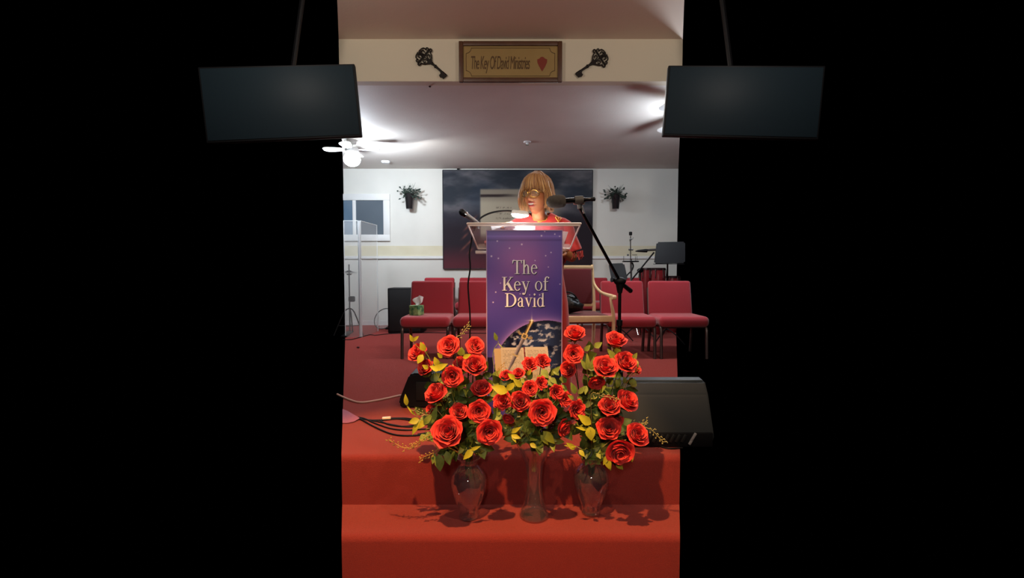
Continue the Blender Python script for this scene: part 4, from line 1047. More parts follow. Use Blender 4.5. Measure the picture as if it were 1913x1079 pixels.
    for s_ in (-1, 1):
        ring = [(s_ * (.033 + .0262 * math.cos(a) + .002 * math.cos(2 * a)), 0, .004 + .0225 * math.sin(a) - .002 * math.cos(a * 2)) for a in [i * math.pi / 16 for i in range(32)]]
        yy = lambda x: -.112 + 1.6 * x * x * 4
        pr = [hp(x, yy(x), z) for x, _, z in ring]
        gl.tube(pr + [pr[0], pr[1]], .0022, 6, cap=False)
        ln.add([hp(x, yy(x) + .0005, z) for x, _, z in ring], [tuple(range(32))])
        gl.tube([hp(s_ * .054, yy(.054), .013), hp(s_ * .070, -.07, .012), hp(s_ * .077, -.01, .008), hp(s_ * .077, .02, -.004)], .0016, 6, 3)
    gl.tube([hp(-.008, -.110, .010), hp(0, -.114, .013), hp(.008, -.110, .010)], .0018, 6, 3)
    go = gl.obj('glasses', mat('gold_wire', 'C89A4A', .25, metal=.9), t); ln.obj('lenses', acrylic('lens', 'FFF2D8', .12, .03), go, None)
    er_ = MB()
    for s_ in (-1, 1):
        er_.sphere(hp(s_ * .082, .008, -.042), .0055, 10, 8); er_.tube([hp(s_ * .082, .008, -.046), hp(s_ * .083, .008, -.060), hp(s_ * .083, .008, -.074)], [.003, .0065, .004], 8)
    er_.obj('earrings', mat('earring_gold', 'E8C890', .25, metal=.6), t)
    # hair
    rnd = random.Random(3); cap = MB(); hc = Vector((0, .012, .022))
    cs = MB().sphere(hc, (.088, .106, .122), 40, 30)
    keep = lambda v: not (v[1] < -.02 and v[2] < .045 and abs(v[0]) < .076)
    idx = {}; nv = []; 
    for i, v in enumerate(cs.v):
        if keep(v) and v[2] > -.075: idx[i] = len(nv); nv.append(v)
    nf = [tuple(idx[i] for i in f) for f in cs.f if all(i in idx for i in f)]
    cap.add([T @ HM @ Vector(v) for v in nv], nf); hcols = [s2l('5C3A1E')] * len(cap.v)
    pal = ['6E4422', '8A5A2C', 'A87A42', 'C49A5E', 'CFAE78', '8A5E34', 'B4884C']
    for k_ in range(950):
        az = rnd.uniform(-math.pi, math.pi); front = abs(az) < D2R(50)
        sx, sy = math.sin(az), -math.cos(az)
        top = Vector((rnd.uniform(-.02, .02), rnd.uniform(-.0, .045), .152 + rnd.uniform(-.006, .004)))
        rx, ry, rz = .101 + rnd.uniform(-.006, .010), .116 + rnd.uniform(-.006, .008), .128
        end = (.044 + rnd.uniform(-.020, .014) - abs(sx) * .015) if front else (-.092 + rnd.uniform(-.020, .018) + (.02 if abs(az) < D2R(75) else 0))
        pts = [top]; drift = rnd.uniform(-.10, .10) + (.22 if front else 0)
        nst = 8
        for i in range(1, nst + 1):
            z = top.z + (end - top.z) * i / nst
            u = max(-1, min(1, (z - .022) / rz)); rr = math.sqrt(max(0, 1 - u * u)) if z > .03 else 1.0 + (.10 if not front else 0) * math.sin(min(1, (.03 - z) / .09) * 2.4)
            if z <= .03: rr = max(rr, 1.0)
            a2 = az + drift * i / nst
            x, y = math.sin(a2) * rx * rr, -math.cos(a2) * ry * rr + .012
            if z < .03 and not front and y < 0: y = y * .8; x = x * 1.06
            if z < -.07: x *= .95; y *= .95
            pts.append(Vector((x, y, z)))
        r0 = rnd.uniform(.0016, .0034)
        sb = MB().tube([T @ HM @ p for p in pts], [r0 * .8] + [r0] * (nst - 2) + [r0 * .8, r0 * .25], 5, 2)
        cap.add(sb.v, sb.f); c1 = s2l(rnd.choice(pal)); c0 = s2l('7A5028'); nr = len(sb.v) // 5
        hcols += [tuple(c0[q] * (1 - min(1, i / nr * 1.6)) + c1[q] * min(1, i / nr * 1.6) for q in range(4)) for i in range(nr) for _ in range(5)]
    me = bpy.data.meshes.new('hair'); me.from_pydata(cap.v, [], cap.f)
    at = me.color_attributes.new('Col', 'FLOAT_COLOR', 'POINT'); at.data.foreach_set('color', [x for c in hcols for x in c])
    link('hair', me, t, m=mat('wig_hair', 'A07040', .42, attr='Col', spec=.5, sheen=.2), smooth=180)
    # dress
    d = MB()
    ell(d, [(cx, cy, .14, .235, .165), (cx, cy, .5, .222, .155), (cx, cy, .80, .20, .145), (cx, cy, 1.0, .165, .13), (cx, cy - .01, 1.15, .182, .135), (cx, cy - .01, 1.28, .192, .125), (cx, cy, 1.35, .188, .100), (cx, cy - .005, 1.385, .156, .086), (cx, cy - .01, 1.408, .112, .078), (cx, cy - .01, 1.428, .074, .066)], 36)
    hem = []
    for (s0, e0) in ((sl, el), (sr, er)):
        sd = 1 if s0.x > cx else -1
        q = s0.lerp(e0, .86)
        d.tube([s0 + Vector((-sd * .06, 0, -.005)), s0 + Vector((-sd * .005, 0, -.025)), s0.lerp(e0, .40) + Vector((-sd * .01, 0, 0)), q], [.060, .066, .072, .082], 22, 3); hem.append((q, (e0 - s0).normalized()))
    dm = remeshed(d.xf(T), 'dress', .0055, 12)
    bm = bmesh.new(); bm.from_mesh(dm)
    nkc = Vector((-.004, -.03, 0)); kill = []
    for v in bm.verts:
        x, y, z = v.co - nkc
        r = math.hypot(x / .082, y / .075)
        if z > 1.365 and r < .96: kill.append(v)
        elif y < 0 and z > 1.352 and abs(x) < (z - 1.352) * .75: kill.append(v)
    bmesh.ops.delete(bm, geom=kill, context='VERTS')
    for _ in range(6):
        mv = {}
        for v in bm.verts:
            if v.is_boundary:
                nb = [e.other_vert(v).co for e in v.link_edges if e.is_boundary]
                if len(nb) == 2: mv[v] = v.co * .4 + (nb[0] + nb[1]) * .3
        for v, c_ in mv.items(): v.co = c_
    vneck = sorted([v.co.copy() + Vector((0, -.003, 0)) for v in bm.verts if v.is_boundary and v.co.y < -.03 and abs(v.co.x + .004) < .05 and v.co.z > 1.3], key=lambda c: c.x)[::2]
    bm.to_mesh(dm); bm.free()
    M_dress = mat('red_dress', 'B4201C', .8, sheen=.3, noise=(40, 'C22A22', 3, .3), bump=(300, .3, .002))
    link('dress', dm, t, m=M_dress, smooth=180)
    # embroidery
    g = MB(); g.tube(vneck, .0026, 6)
    def onfront(px, py):   # point on the front of the dress seen at this picture position
        o0 = Vector((0, 0, CAMZ)); dd = ray(px, py)
        k0 = T @ o0
        h = bvh.ray_cast(k0, dd.normalized())
        return (h[0] - dd.normalized() * .004) if h[0] is not None else None
    from mathutils.bvhtree import BVHTree
    bm = bmesh.new(); bm.from_mesh(dm); bvh = BVHTree.FromBMesh(bm); bm.free()
    def line(pts, r=.0022, closed=False):
        q = []
        pts = pts + [pts[0]] if closed else pts
        for a, c in zip(pts, pts[1:]):
            for i in range(7):
                h = onfront(a[0] + (c[0] - a[0]) * i / 6, a[1] + (c[1] - a[1]) * i / 6)
                if h is not None: q.append(h)
        if len(q) > 2: g.tube(q, r, 6)
    X, Y0 = 1043.5, 405.5
    line([(X, Y0 - 8), (X + 6, Y0), (X, Y0 + 9), (X - 6, Y0)], .0032, True); line([(X, Y0 - 13), (X, Y0 + 17)], .0018); line([(X - 4, Y0), (X + 4, Y0)], .003); line([(X, Y0 - 4), (X, Y0 + 4)], .003)
    X, Y0 = 1006, 408
    line([(X - 7, Y0 - 3), (X, Y0 + 7), (X + 7, Y0 - 3)], .0028); line([(X - 4, Y0 - 3), (X, Y0 + 3), (X + 4, Y0 - 3)], .0022); line([(X - 15, Y0 - 4), (X - 7, Y0 - 3)], .002)
    line([(X + 7, Y0 - 3), (X + 14, Y0 - 8), (X + 22, Y0 - 14)], .002)
    if g.v: g.obj('embroidery', M_gold, t)
    # fringed sleeve hems
    for (q, ax) in hem:
        fr = MB(); rnd2 = random.Random(5)
        A = ax.to_track_quat('Z', 'Y').to_matrix()
        for i in range(34):
            a = i / 34 * 2 * math.pi; p = q + A @ Vector((.080 * math.cos(a), .080 * math.sin(a), .004))
            e = p + Vector((rnd2.uniform(-.008, .008), rnd2.uniform(-.008, .008), -rnd2.uniform(.035, .06)))
            fr.tube([T @ p, T @ ((p + e) / 2 + Vector((rnd2.uniform(-.006, .006), 0, 0))), T @ e], [.003, .0026, .0042], 5)
        fr.obj('sleeve_fringe', mat('pink_fringe', 'C8605C', .7, noise=(60, 'B02A2A', 2, .2)), t)
person()

# ------------------------------------------------------------------ monitors and cables on the platform
def wedge_left():
    c = F(800, 772, 0); Y = 3.3
    t = thing('stage_monitor', (P(790, 740, Y).x + .06, Y + .12, 0), 'black stage monitor wedge behind the roses of the left vase', 'speaker')
    o = Vector(t.location)
    pts = [P(745, 748, Y), P(750, 735, Y), P(763, 702, Y), P(770, 697, Y), P(830, 700, Y), P(845, 720, Y)]
    poly = [((p - o).x, (p - o).z) for p in pts]; poly = [(poly[0][0] + .02, 0), (poly[0][0], .03)] + poly + [(poly[-1][0] + .03, .03), (poly[-1][0] + .01, 0)]
    b = MB(); b.prism(poly[::-1], -.12, .22)
    me = b.mesh(); bm = bmesh.new(); bm.from_mesh(me); bmesh.ops.bevel(bm, geom=bm.edges[:], offset=.012, segments=2, affect='EDGES'); bm.to_mesh(me); bm.free()
    link('enclosure', me, t, m=M_black, smooth=40)
    MB().box((.0, -.125, .13), (.22, .01, .14), bev=.004).obj('rear_panel', M_grille, t)
wedge_left()
def wedge_right():
    Y0 = F(1200, 832, 0).y; top = P(1200, 710, Y0 + .12); zt = top.z; xl_ = P(1140, 800, Y0).x; W_ = .60
    t = thing('stage_monitor', (xl_ + W_ / 2, Y0 + .17, 0), 'wide grey-fronted stage monitor lying beside the right vase of roses', 'speaker')
    prof = [(-.17, .0), (-.20, .055), (-.19, .09), (-.11, zt * .80), (-.06, zt), (.02, zt + .008), (.20, .13), (.2, 0)]
    b = MB(); n = len(prof); vs = [(-W_ / 2, y, z) for y, z in prof] + [(W_ / 2, y, z) for y, z in prof]
    b.add(vs, [tuple(range(n)), tuple(range(2 * n - 1, n - 1, -1))] + [(i, (i + 1) % n, (i + 1) % n + n, i + n)[::-1] for i in range(n)])
    me = b.mesh(); bm = bmesh.new(); bm.from_mesh(me); bmesh.ops.bevel(bm, geom=bm.edges[:], offset=.014, segments=3, affect='EDGES'); bm.to_mesh(me); bm.free()
    link('enclosure', me, t, m=mat('charcoal_plastic', '262B2C', .5, noise=(2, '222627', 2, .3)), smooth=40)
    p = MB()
    a, c = Vector((0, -.195, .088)), Vector((0, -.113, zt * .78))
    u = MB()
    for i in range(7):
        u.box((-.20 + .033 * i + .12, -.2, .055 + .0 * i), (.016, .012, .05), rot=(0, D2R(28), 0), bev=.002)
    u.obj('handle_ridges', mat('ridge_grey', '17191A', .5), t)
    u = MB(); u.box((.172, -.208, .066), (.012, .012, .052), rot=(0, D2R(30), 0), bev=.002); u.box((.155, -.208, .035), (.012, .012, .03), rot=(0, D2R(30), 0), bev=.002)
    u.obj('label_strip', mat('silver_strip', '8A8888', .4), t)
    f = MB().box((0, -.185, .045), (W_ - .02, .03, .085), bev=.008).obj('base_band', M_black, t)
wedge_right()
def cables():
    def fl(pts, r, label, m, z=None, name='cable'):
        q = [F(x, y, r if z is None else z) for x, y in pts]; b0 = q[len(q) // 2].copy()
        o = MB().tube([p - b0 for p in q], r, 8, 6).obj(name, m, loc=b0); tag(o, label, 'cable'); return o
    fl([(630, 736), (650, 745), (672, 751), (700, 748), (725, 743), (748, 738), (775, 736)], .0075, 'pale beige cable curving over the carpet to the black stage monitor', mat('beige_cable', 'C89A8A', .5))
    fl([(655, 778), (672, 782), (700, 797), (735, 811), (775, 813), (820, 808), (870, 812)], .0055, 'outer black cable of the coil, sweeping lowest toward the left vase', M_black)
    fl([(660, 778), (680, 781), (700, 790), (730, 800), (760, 803), (800, 801), (840, 806)], .005, 'black cable running inside the lowest one in the coil', M_black)
    fl([(668, 780), (690, 784), (715, 784), (745, 782), (770, 786), (775, 793), (750, 796), (725, 792), (712, 786), (714, 783), (725, 780)], .005, 'black cable looping around to the white connector', M_black)
    fl([(676, 782), (700, 786), (735, 793), (765, 797), (800, 792), (830, 796)], .0045, 'thin black cable through the middle of the coil', M_black)
    fl([(730, 781), (760, 781), (785, 786), (810, 796)], .006, 'short thick black cable leaving the white connector', M_black)
    o = MB().box((0, 0, .011), (.058, .022, .020), rot=(0, 0, D2R(12)), bev=.004).obj('cable_connector', mat('ivory_plastic', 'F0DCC0', .4), loc=F(722, 784, 0)); tag(o, 'ivory cable connector lying on the black cable coil', 'connector')
    fl([(1180, 822), (1200, 820), (1225, 830), (1248, 837), (1275, 836)], .005, 'black cable coming out from under the grey-fronted stage monitor', M_black)
    fl([(700, 607 + 19), (735, 622.5), (800, 621), (880, 622), (960, 622)], .006, 'dark cable lying straight across the carpet under the front row chairs', M_black)
    fl([(640, 634), (655, 634), (668, 631), (690, 625), (700, 626)], .006, 'black cable along the foot of the clear drum shield', M_black)
    # tape over the cable bundle
    q = [F(640, 764, .004), F(650, 768, .004), F(672, 781, .012), F(662, 787, .006), F(650, 790, .004), F(640, 790, .004)]
    b = MB(); c = q[2].copy(); b.add([p - c for p in q], [tuple(range(6))[::-1]]); o = b.obj('cable_mat', mat('mauve_mat', 'A4586A', .8), loc=c, smooth=None); o.modifiers.new('t', 'SOLIDIFY').thickness = .003
    tag(o, 'mauve cable mat corner covering the start of the black cable coil', 'mat')
cables()

# ------------------------------------------------------------------ vases
def vase(px, py, prof, label):
    c = F(px, py, ZR); s_ = 1
    t = thing('glass_vase', c, label, 'vase', 'clear vases of roses on the step')
    th = .0035
    inner = [(max(r - th, .0), z + (.012 if i == 0 else 0)) for i, (r, z) in enumerate(prof)]
    inner = [(0, prof[0][1] + .006)] + [(r - th, max(z, prof[0][1] + .006)) for r, z in prof[1:]]
    full = [(0, prof[0][1])] + prof + inner[::-1]
    MB().lathe(full, 48).obj('glass_body', M_glass, t, 60)
    return t
def smoothprof(pts, n=6):
    q = []
    for i in range(len(pts) - 1):
        p0, p1, p2, p3 = [Vector((*pts[max(0, min(len(pts) - 1, j))], 0)) for j in (i - 1, i, i + 1, i + 2)]
        for k in range(n):
            t = k / n; v = .5 * ((2 * p1) + (p2 - p0) * t + (2 * p0 - 5 * p1 + 4 * p2 - p3) * t * t + (3 * p1 - p0 - 3 * p2 + p3) * t ** 3); q.append((max(v.x, .002), max(v.y, 0)))
    return q + [pts[-1]]
urn = smoothprof([(.045, 0), (.052, .006), (.050, .022), (.054, .05), (.078, .11), (.093, .175), (.088, .225), (.060, .265), (.046, .285), (.050, .305), (.066, .325)])
urn2 = smoothprof([(.040, 0), (.050, .01), (.048, .03), (.058, .06), (.080, .12), (.093, .18), (.088, .228), (.062, .262), (.050, .28), (.054, .30), (.070, .318)])
hour = smoothprof([(.066, 0), (.078, .008), (.074, .028), (.056, .07), (.044, .13), (.041, .18), (.044, .24), (.055, .30), (.082, .355), (.094, .385)])
VL = vase(876, 965, urn, 'round-bellied clear glass vase, the one nearest the coiled cables'); VM = vase(998, 963, hour, 'tall waisted clear glass vase standing in the middle'); VR = vase(1104, 958, urn2, 'round-bellied clear glass vase, the one nearest the grey-fronted monitor')
MOUTH = {}
for k_, v_, h_ in (('L', VL, .325), ('M', VM, .385), ('R', VR, .318)):
    MOUTH[k_] = Vector(v_.location) + Vector((0, 0, h_))

# ------------------------------------------------------------------ silk roses
def rose_mesh(kind, seed):
    rnd = random.Random(seed); b = MB(); cols = []
    layers = {'open': [(2, .04, .64, 0, 1.6), (3, .12, .68, 5, 1.1), (4, .23, .71, 13, 1.15), (5, .35, .72, 26, 1.1), (5, .46, .72, 44, 1.25), (6, .57, .64, 60, 1.15)],
              'half': [(2, .05, .86, 0, 1.6), (3, .14, .92, 3, 1.2), (4, .26, .94, 11, 1.25), (5, .38, .92, 22, 1.2), (5, .46, .84, 40, 1.15)],
              'bud': [(2, .05, .98, 0, 1.6), (3, .14, 1.02, 1, 1.2), (4, .27, 1.02, 8, 1.3), (4, .37, .98, 19, 1.3), (2, .42, .88, 48, 1.3)],
              'loose': [(3, .10, .6, 8, .9), (5, .22, .68, 22, .85), (6, .34, .70, 38, .85), (7, .46, .68, 55, .8)]}[kind]
    off = 0
    for li, (n, r0, h, tilt, ww) in enumerate(layers):
        off += rnd.uniform(.3, 1.1)
        for k in range(n):
            a0 = off + 2 * math.pi * k / n + rnd.uniform(-.12, .12); NU, NV = 10, 9
            H_ = h * rnd.uniform(.93, 1.05); Wd = ww * (2 * math.pi * (r0 + .12) / n) * 1.35; Wd = max(Wd, .42)
            ph = rnd.uniform(0, 6); curl = rnd.uniform(.6, 1.1) * (.25 + .75 * min(1, li / 4)); vs = []
            rho, z = r0 * .35, 0; prof = []
            for j in range(NV + 1):
                v = j / NV; T_ = D2R(tilt * (.35 + .75 * v)) + (D2R(85) * curl * max(0, (v - .80) / .2) ** 1.6) + D2R(38) * max(0, 1 - v * 2.2)
                prof.append((rho, z)); rho += math.sin(T_) * H_ / NV; z += math.cos(T_) * H_ / NV
            for j in range(NV + 1):
                v = j / NV; wv = Wd * (.45 + .55 * min(1, v / .45) ** .8) * (1 if v < .72 else max(0, 1 - ((v - .72) / .33) ** 2.4) ** .5)
                for i in range(NU + 1):
                    u = (i / NU - .5) * 2; r_, z_ = prof[j]; rr = max(r_, .12)
                    an = a0 + u * wv / 2 / rr * .92
                    if abs(u) > .99 and v > .3: r_ += .02
                    rf = r_ + .030 * u * (.6 + v) + .012 * math.sin(4 * u + ph) * v * v
                    zz = z_ + .012 * math.sin(3 * u + ph * 2) * v * v - .05 * u * u * v
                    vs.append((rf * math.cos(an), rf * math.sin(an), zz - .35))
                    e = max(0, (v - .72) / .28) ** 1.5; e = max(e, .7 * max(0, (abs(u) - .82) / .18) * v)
                    base = (.50 + .16 * min(1, li / 4), .014, .014); rim = (.88, .075, .06)  # paler petal edges: light catching the rim is put into the colour
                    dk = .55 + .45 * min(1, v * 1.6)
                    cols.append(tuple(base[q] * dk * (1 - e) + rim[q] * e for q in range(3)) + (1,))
            fs = []
            for j in range(NV):
                for i in range(NU):
                    a = j * (NU + 1) + i; fs.append((a, a + 1, a + NU + 2, a + NU + 1))
            b.add(vs, fs)
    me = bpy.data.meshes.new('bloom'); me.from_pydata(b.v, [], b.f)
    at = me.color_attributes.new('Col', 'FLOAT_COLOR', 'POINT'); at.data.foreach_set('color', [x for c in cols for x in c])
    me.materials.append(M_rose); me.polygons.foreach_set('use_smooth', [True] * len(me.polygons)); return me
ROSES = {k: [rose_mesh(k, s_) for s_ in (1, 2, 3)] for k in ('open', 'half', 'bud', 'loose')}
def calyx_mesh():
    b = MB(); b.lathe([(.0, -.62), (.08, -.60), (.13, -.50), (.17, -.38)], 12); rnd = random.Random(1)
    for i in range(5):
        a = i * 1.2566; d = Vector((math.cos(a), math.sin(a), .15)); leaf(b, d * .1 + Vector((0, 0, -.42)), d, .5, .16, nrm=Vector((0, 0, 1)).cross(d))
    me = b.mesh(); me.materials.append(M_leafm); return me
CALYX = calyx_mesh()
CEN = {'L': (850, 745), 'M': (995, 745), 'R': (1122, 725)}
rr = random.Random(11)
ROSEAT = []
def rose(v, px, py, rad, kind, label, Y=None, fx=None, fz=None, var=0):
    ROSEAT.append((v, px, py, label.split(',')[0]))
    cx, cy = CEN[v]; dx, dz = (px - cx) / 110, (cy - py) / 130
    if Y is None: Y = 2.17 + .10 * (dx * dx + dz * dz) + (0 if rad > 17 else .05)
    p = P(px, py, Y); s_ = FPX / Y; R_ = rad * 1.12 / s_ / {'open': .84, 'loose': .84, 'half': .76, 'bud': .74}[kind]
    fx = dx * .75 if fx is None else fx; fz = dz * .55 + .22 if fz is None else fz
    if kind in ('half', 'bud') : fz = fz * 1.5 + .25 * (fz > 0); fx = fx * 1.4 + rr.uniform(-.15, .15)
    d = Vector((fx, -1, fz)).normalized(); m = MOUTH[v]
    t = thing('rose', m, label, 'rose', {'L': 'roses in the left vase', 'M': 'roses in the middle vase', 'R': 'roses in the right vase'}[v])
    q = d.to_track_quat('Z', 'Y') @ Euler((0, 0, rr.uniform(0, 6.28))).to_quaternion()
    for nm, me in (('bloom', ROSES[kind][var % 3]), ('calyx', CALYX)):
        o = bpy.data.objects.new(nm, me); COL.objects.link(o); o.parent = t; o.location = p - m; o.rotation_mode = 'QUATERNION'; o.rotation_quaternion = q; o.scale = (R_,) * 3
    a = p - d * R_ * .55; back = a - d * .05 + Vector((0, 0, -.02)); inn = m + Vector((rr.uniform(-.02, .02), rr.uniform(-.02, .02), -.01))
    mid = back.lerp(inn, .5) + Vector((0, .03, .0))
    st = [a - m, back - m, mid - m, inn - m, Vector((rr.uniform(-.018, .018), rr.uniform(-.018, .018), -.06)), Vector((rr.uniform(-.02, .02), rr.uniform(-.02, .02), -.11))]
    if v == 'M': st = st[:4] + [Vector((rr.uniform(-.014, .014), rr.uniform(-.014, .014), -.08)), Vector((rr.uniform(-.02, .02), rr.uniform(-.02, .02), -.14))]
    MB().tube(st, .0022, 6, 4).obj('stem', M_stem, t)
L_ = 'L'; M_ = 'M'; R__ = 'R'
rose(L_, 784, 660, 19, 'half', 'outermost red rose toward the chair legs, with two pale leaves across its face', fx=-.5, fz=.5)
rose(L_, 838, 646, 23, 'open', 'topmost open rose of the left bouquet, second from the banner', var=1, fz=.6, fx=-.2)
rose(L_, 888, 646, 19, 'open', 'rose touching the purple banner edge, highest there in the left bouquet', var=2)
rose(L_, 886, 684, 22, 'half', 'full rose at the banner edge, second down in the left bouquet', fx=.15)
rose(L_, 861, 680, 14, 'half', 'half-hidden red rose, tucked between the two top roses of the left bouquet', Y=2.32)
rose(L_, 845, 703, 22, 'open', 'dark-centred open rose, in the upper middle of the left bouquet', fx=-.1, fz=.1)
rose(L_, 797, 688, 16, 'half', 'leaf-covered rose above the black stage monitor, half covered by striped leaves', Y=2.25)
rose(L_, 817, 738, 20, 'bud', 'side-facing red rose, at mid height in front of the black stage monitor', fx=-.5, fz=.8)
rose(L_, 900, 728, 17, 'bud', 'budding rose at the banner bottom corner, in the left bouquet', fx=.0, fz=.7)
rose(L_, 806, 764, 9, 'bud', 'tiny orange-red bud, low beside the black stage monitor', Y=2.28)
rose(L_, 857, 770, 17, 'half', 'small closed rose, above the largest one of the left bouquet', fz=.35)
rose(L_, 895, 768, 23, 'open', 'open rose directly over the spiral-centred rose, in the left bouquet', var=1, fx=.1, fz=.15)
rose(L_, 838, 809, 29, 'half', 'largest red rose of the left bouquet, lowest on its outer side', fx=-.15, fz=.35, Y=2.12, var=1)
rose(L_, 914, 806, 26, 'open', 'spiral-centred red rose, lowest in the left bouquet beside the middle one', fx=.12, fz=.05, Y=2.13, var=2)
rose(M_, 990, 680, 17, 'loose', 'ragged bloom nearer the printed sword, in front of the printed open book', fz=.8, Y=2.3)
rose(M_, 1014, 674, 17, 'loose', 'ragged bloom nearer the printed globe, in front of the printed open book', fz=.7, Y=2.3, var=1)
rose(M_, 946, 703, 11, 'bud', 'small red bud at the printed book corner, the more outward of two', Y=2.28, fz=.8)
rose(M_, 969, 699, 11, 'bud', 'small red bud nearer the sword tip, at the bottom of the printed book', Y=2.28, fz=.8, var=1)
rose(M_, 1011, 715, 14, 'loose', 'small ruffled bloom, at the crown of the middle bouquet', Y=2.22, var=2)
rose(M_, 990, 725, 16, 'open', 'small dark rose at the crown, on the left side of the middle bouquet', Y=2.20)
rose(M_, 939, 748, 21, 'loose', 'star-shaped dark red bloom, on the left flank of the middle bouquet', fz=.6, fx=-.3)
rose(M_, 972, 750, 19, 'half', 'deep red half-closed rose, beside the large central one of the middle bouquet', Y=2.22)
rose(M_, 951, 779, 11, 'bud', 'small drooping bud, under the star-shaped bloom of the middle bouquet', Y=2.24, fz=-.5)
rose(M_, 1013, 770, 28, 'open', 'large dark spiral rose, at the centre of the middle bouquet', fx=.05, fz=.12, Y=2.10)
rose(M_, 1040, 732, 17, 'loose', 'upper frilly red bloom, on the right of the middle bouquet', Y=2.20, var=1)
rose(M_, 1056, 745, 16, 'loose', 'middle frilly red bloom, just outward from the upper frilly one', Y=2.21)
rose(M_, 1078, 764, 20, 'loose', 'last frilly red bloom, ending the middle bouquet above the two bright yellow leaves', Y=2.17, fx=.35, var=2)
rose(M_, 1052, 796, 15, 'bud', 'shaded red bud, under the frilly blooms of the middle bouquet', Y=2.26, fz=-.1)
rose(R__, 1074, 626, 19, 'half', 'highest red rose, standing in front of the armchair', fx=-.1, fz=.9, var=1)
rose(R__, 1072, 661, 20, 'open', 'open red rose beside the printed globe, below the highest rose', fx=-.1, fz=.25, var=1)
rose(R__, 1063, 690, 14, 'bud', 'shaded red rose beside the banner foot under the open rose', Y=2.30, fz=.1)
rose(R__, 1150, 638, 19, 'half', 'red rose under the microphone pole, at the top of the right bouquet', fz=.9, fx=.1)
rose(R__, 1130, 688, 23, 'half', 'big upper red rose, in the middle of the right bouquet', fx=-.1, fz=.5, var=2)
rose(R__, 1167, 678, 21, 'half', 'upper outer red rose, on the right bouquet against the plain carpet', fx=.15, fz=.35)
rose(R__, 1186, 690, 10, 'bud', 'small outermost bud, behind a seed sprig on the right bouquet', Y=2.28)
rose(R__, 1114, 711, 14, 'bud', 'smooth hanging red bud, under the big upper rose of the right bouquet', fz=-.4, Y=2.22)
rose(R__, 1139, 760, 20, 'half', 'tall mid-height red rose, left one of the pair before the grey monitor', fx=-.2, fz=.5, var=1)
rose(R__, 1168, 750, 20, 'bud', 'squarish red rose, at mid height touching the grey monitor front', fx=.5, fz=.5, var=2)
rose(R__, 1151, 784, 12, 'bud', 'small shaded bud, beneath the mid-height pair of the right bouquet', Y=2.28)
rose(R__, 1137, 801, 22, 'half', 'pinkish red rose, low in the right bouquet beside the yellow leaves', fx=-.05, fz=.3)
rose(R__, 1157, 839, 23, 'bud', 'lowest rose of the right bouquet, hanging by the vase shoulder', fx=.05, fz=-.15, Y=2.14)
rose(R__, 1189, 813, 19, 'bud', 'orange-red outer rose, set apart at the low corner of the right bouquet', fx=.15, fz=.35, Y=2.16)

# ------------------------------------------------------------------ foliage
SPRAYS = set()
def spray(v, tip, mats_, label, n=9, L=.05, W_=.034, Y=None, bend=(0, 0), group=None, seed=0, start=.35, name='leaf_spray', loc_leaf=None):
    rnd = random.Random(seed * 31 + int(tip[0])); m = MOUTH[v]
    cx, cy = CEN[v]; Y = Y if Y else 2.26 + .08 * rnd.random(); e = P(tip[0], tip[1], Y)
    mid = m.lerp(e, .5) + Vector((bend[0], .0, bend[1] + .03)); pts = [m + Vector((0, 0, -.05)) - m, m.lerp(mid, .5) - m, mid - m, e - m]
    near = sorted((math.hypot(tip[0] - x, tip[1] - y), x, y, lb) for vv, x, y, lb in ROSEAT if vv == v)
    tone = {'dark_leaf': 'dark green', 'green_leaf': 'mid green'}.get(mats_.name, 'lime')
    for _, x, y, lb in near:
        rel = ('left of' if tip[0] < x else 'right of') if abs(tip[0] - x) > abs(tip[1] - y) else ('above' if tip[1] < y else 'below')
        label = '%s leaves %s the %s' % (tone, rel, lb)
        if label not in SPRAYS and len(label.split()) <= 16: break
    SPRAYS.add(label)
    t = thing(name, m, label, 'foliage', group)
    MB().tube(pts, [.002, .002, .0018, .001], 5, 5).obj('stem', M_stem if mats_ is not M_leafy else M_leafm, t)
    b = MB()
    for i in range(n):
        u = start + (1 - start) * (i + .6) / n
        a = [m - m, mid - m, e - m]; p = (a[0].lerp(a[1], u * 2) if u < .5 else a[1].lerp(a[2], u * 2 - 1))
        ax = (e - mid).normalized() if u > .5 else (mid - m).normalized()
        sd = (-1) ** i; side = ax.cross(Vector((0, -1, 0))).normalized() * sd
        d = (side * rnd.uniform(.5, 1.1) + ax * rnd.uniform(.1, .8) + Vector((rnd.uniform(-.3, .3), rnd.uniform(-.8, .2), rnd.uniform(-.35, .3)))).normalized()
        if i == n - 1: d = (ax + Vector((0, -.3, 0))).normalized()
        leaf(b, p, d, L * rnd.uniform(.75, 1.15), W_ * rnd.uniform(.8, 1.15), rnd)
    b.obj('leaves', mats_, t, 60)
GRP = {'L': 'leaf sprays in the left vase', 'M': 'leaf sprays in the middle vase', 'R': 'leaf sprays in the right vase'}
LBL = {'L': 'green leaf spray among the roses of the left vase', 'M': 'green leaf spray among the roses of the middle vase', 'R': 'green leaf spray among the roses of the right vase'}
fill = {'L': [(800, 700), (830, 690), (862, 660), (905, 690), (925, 705), (870, 715), (820, 770), (790, 770), (860, 740), (880, 800), (870, 830), (925, 770), (900, 745), (835, 840), (812, 735), (815, 800), (870, 790), (905, 835), (850, 725)],
        'M': [(930, 712), (955, 712), (985, 700), (1030, 700), (1050, 712), (1040, 770), (975, 790), (960, 815), (1000, 815), (1035, 820), (1070, 800), (1020, 745), (955, 765), (1005, 830), (930, 790), (1060, 770)],
        'R': [(1100, 650), (1110, 680), (1095, 715), (1090, 750), (1150, 660), (1175, 715), (1150, 720), (1110, 740), (1120, 790), (1100, 815), (1090, 840), (1130, 845), (1165, 790), (1145, 850), (1110, 855), (1170, 735), (1125, 770), (1080, 780), (1150, 820), (1105, 700)]}
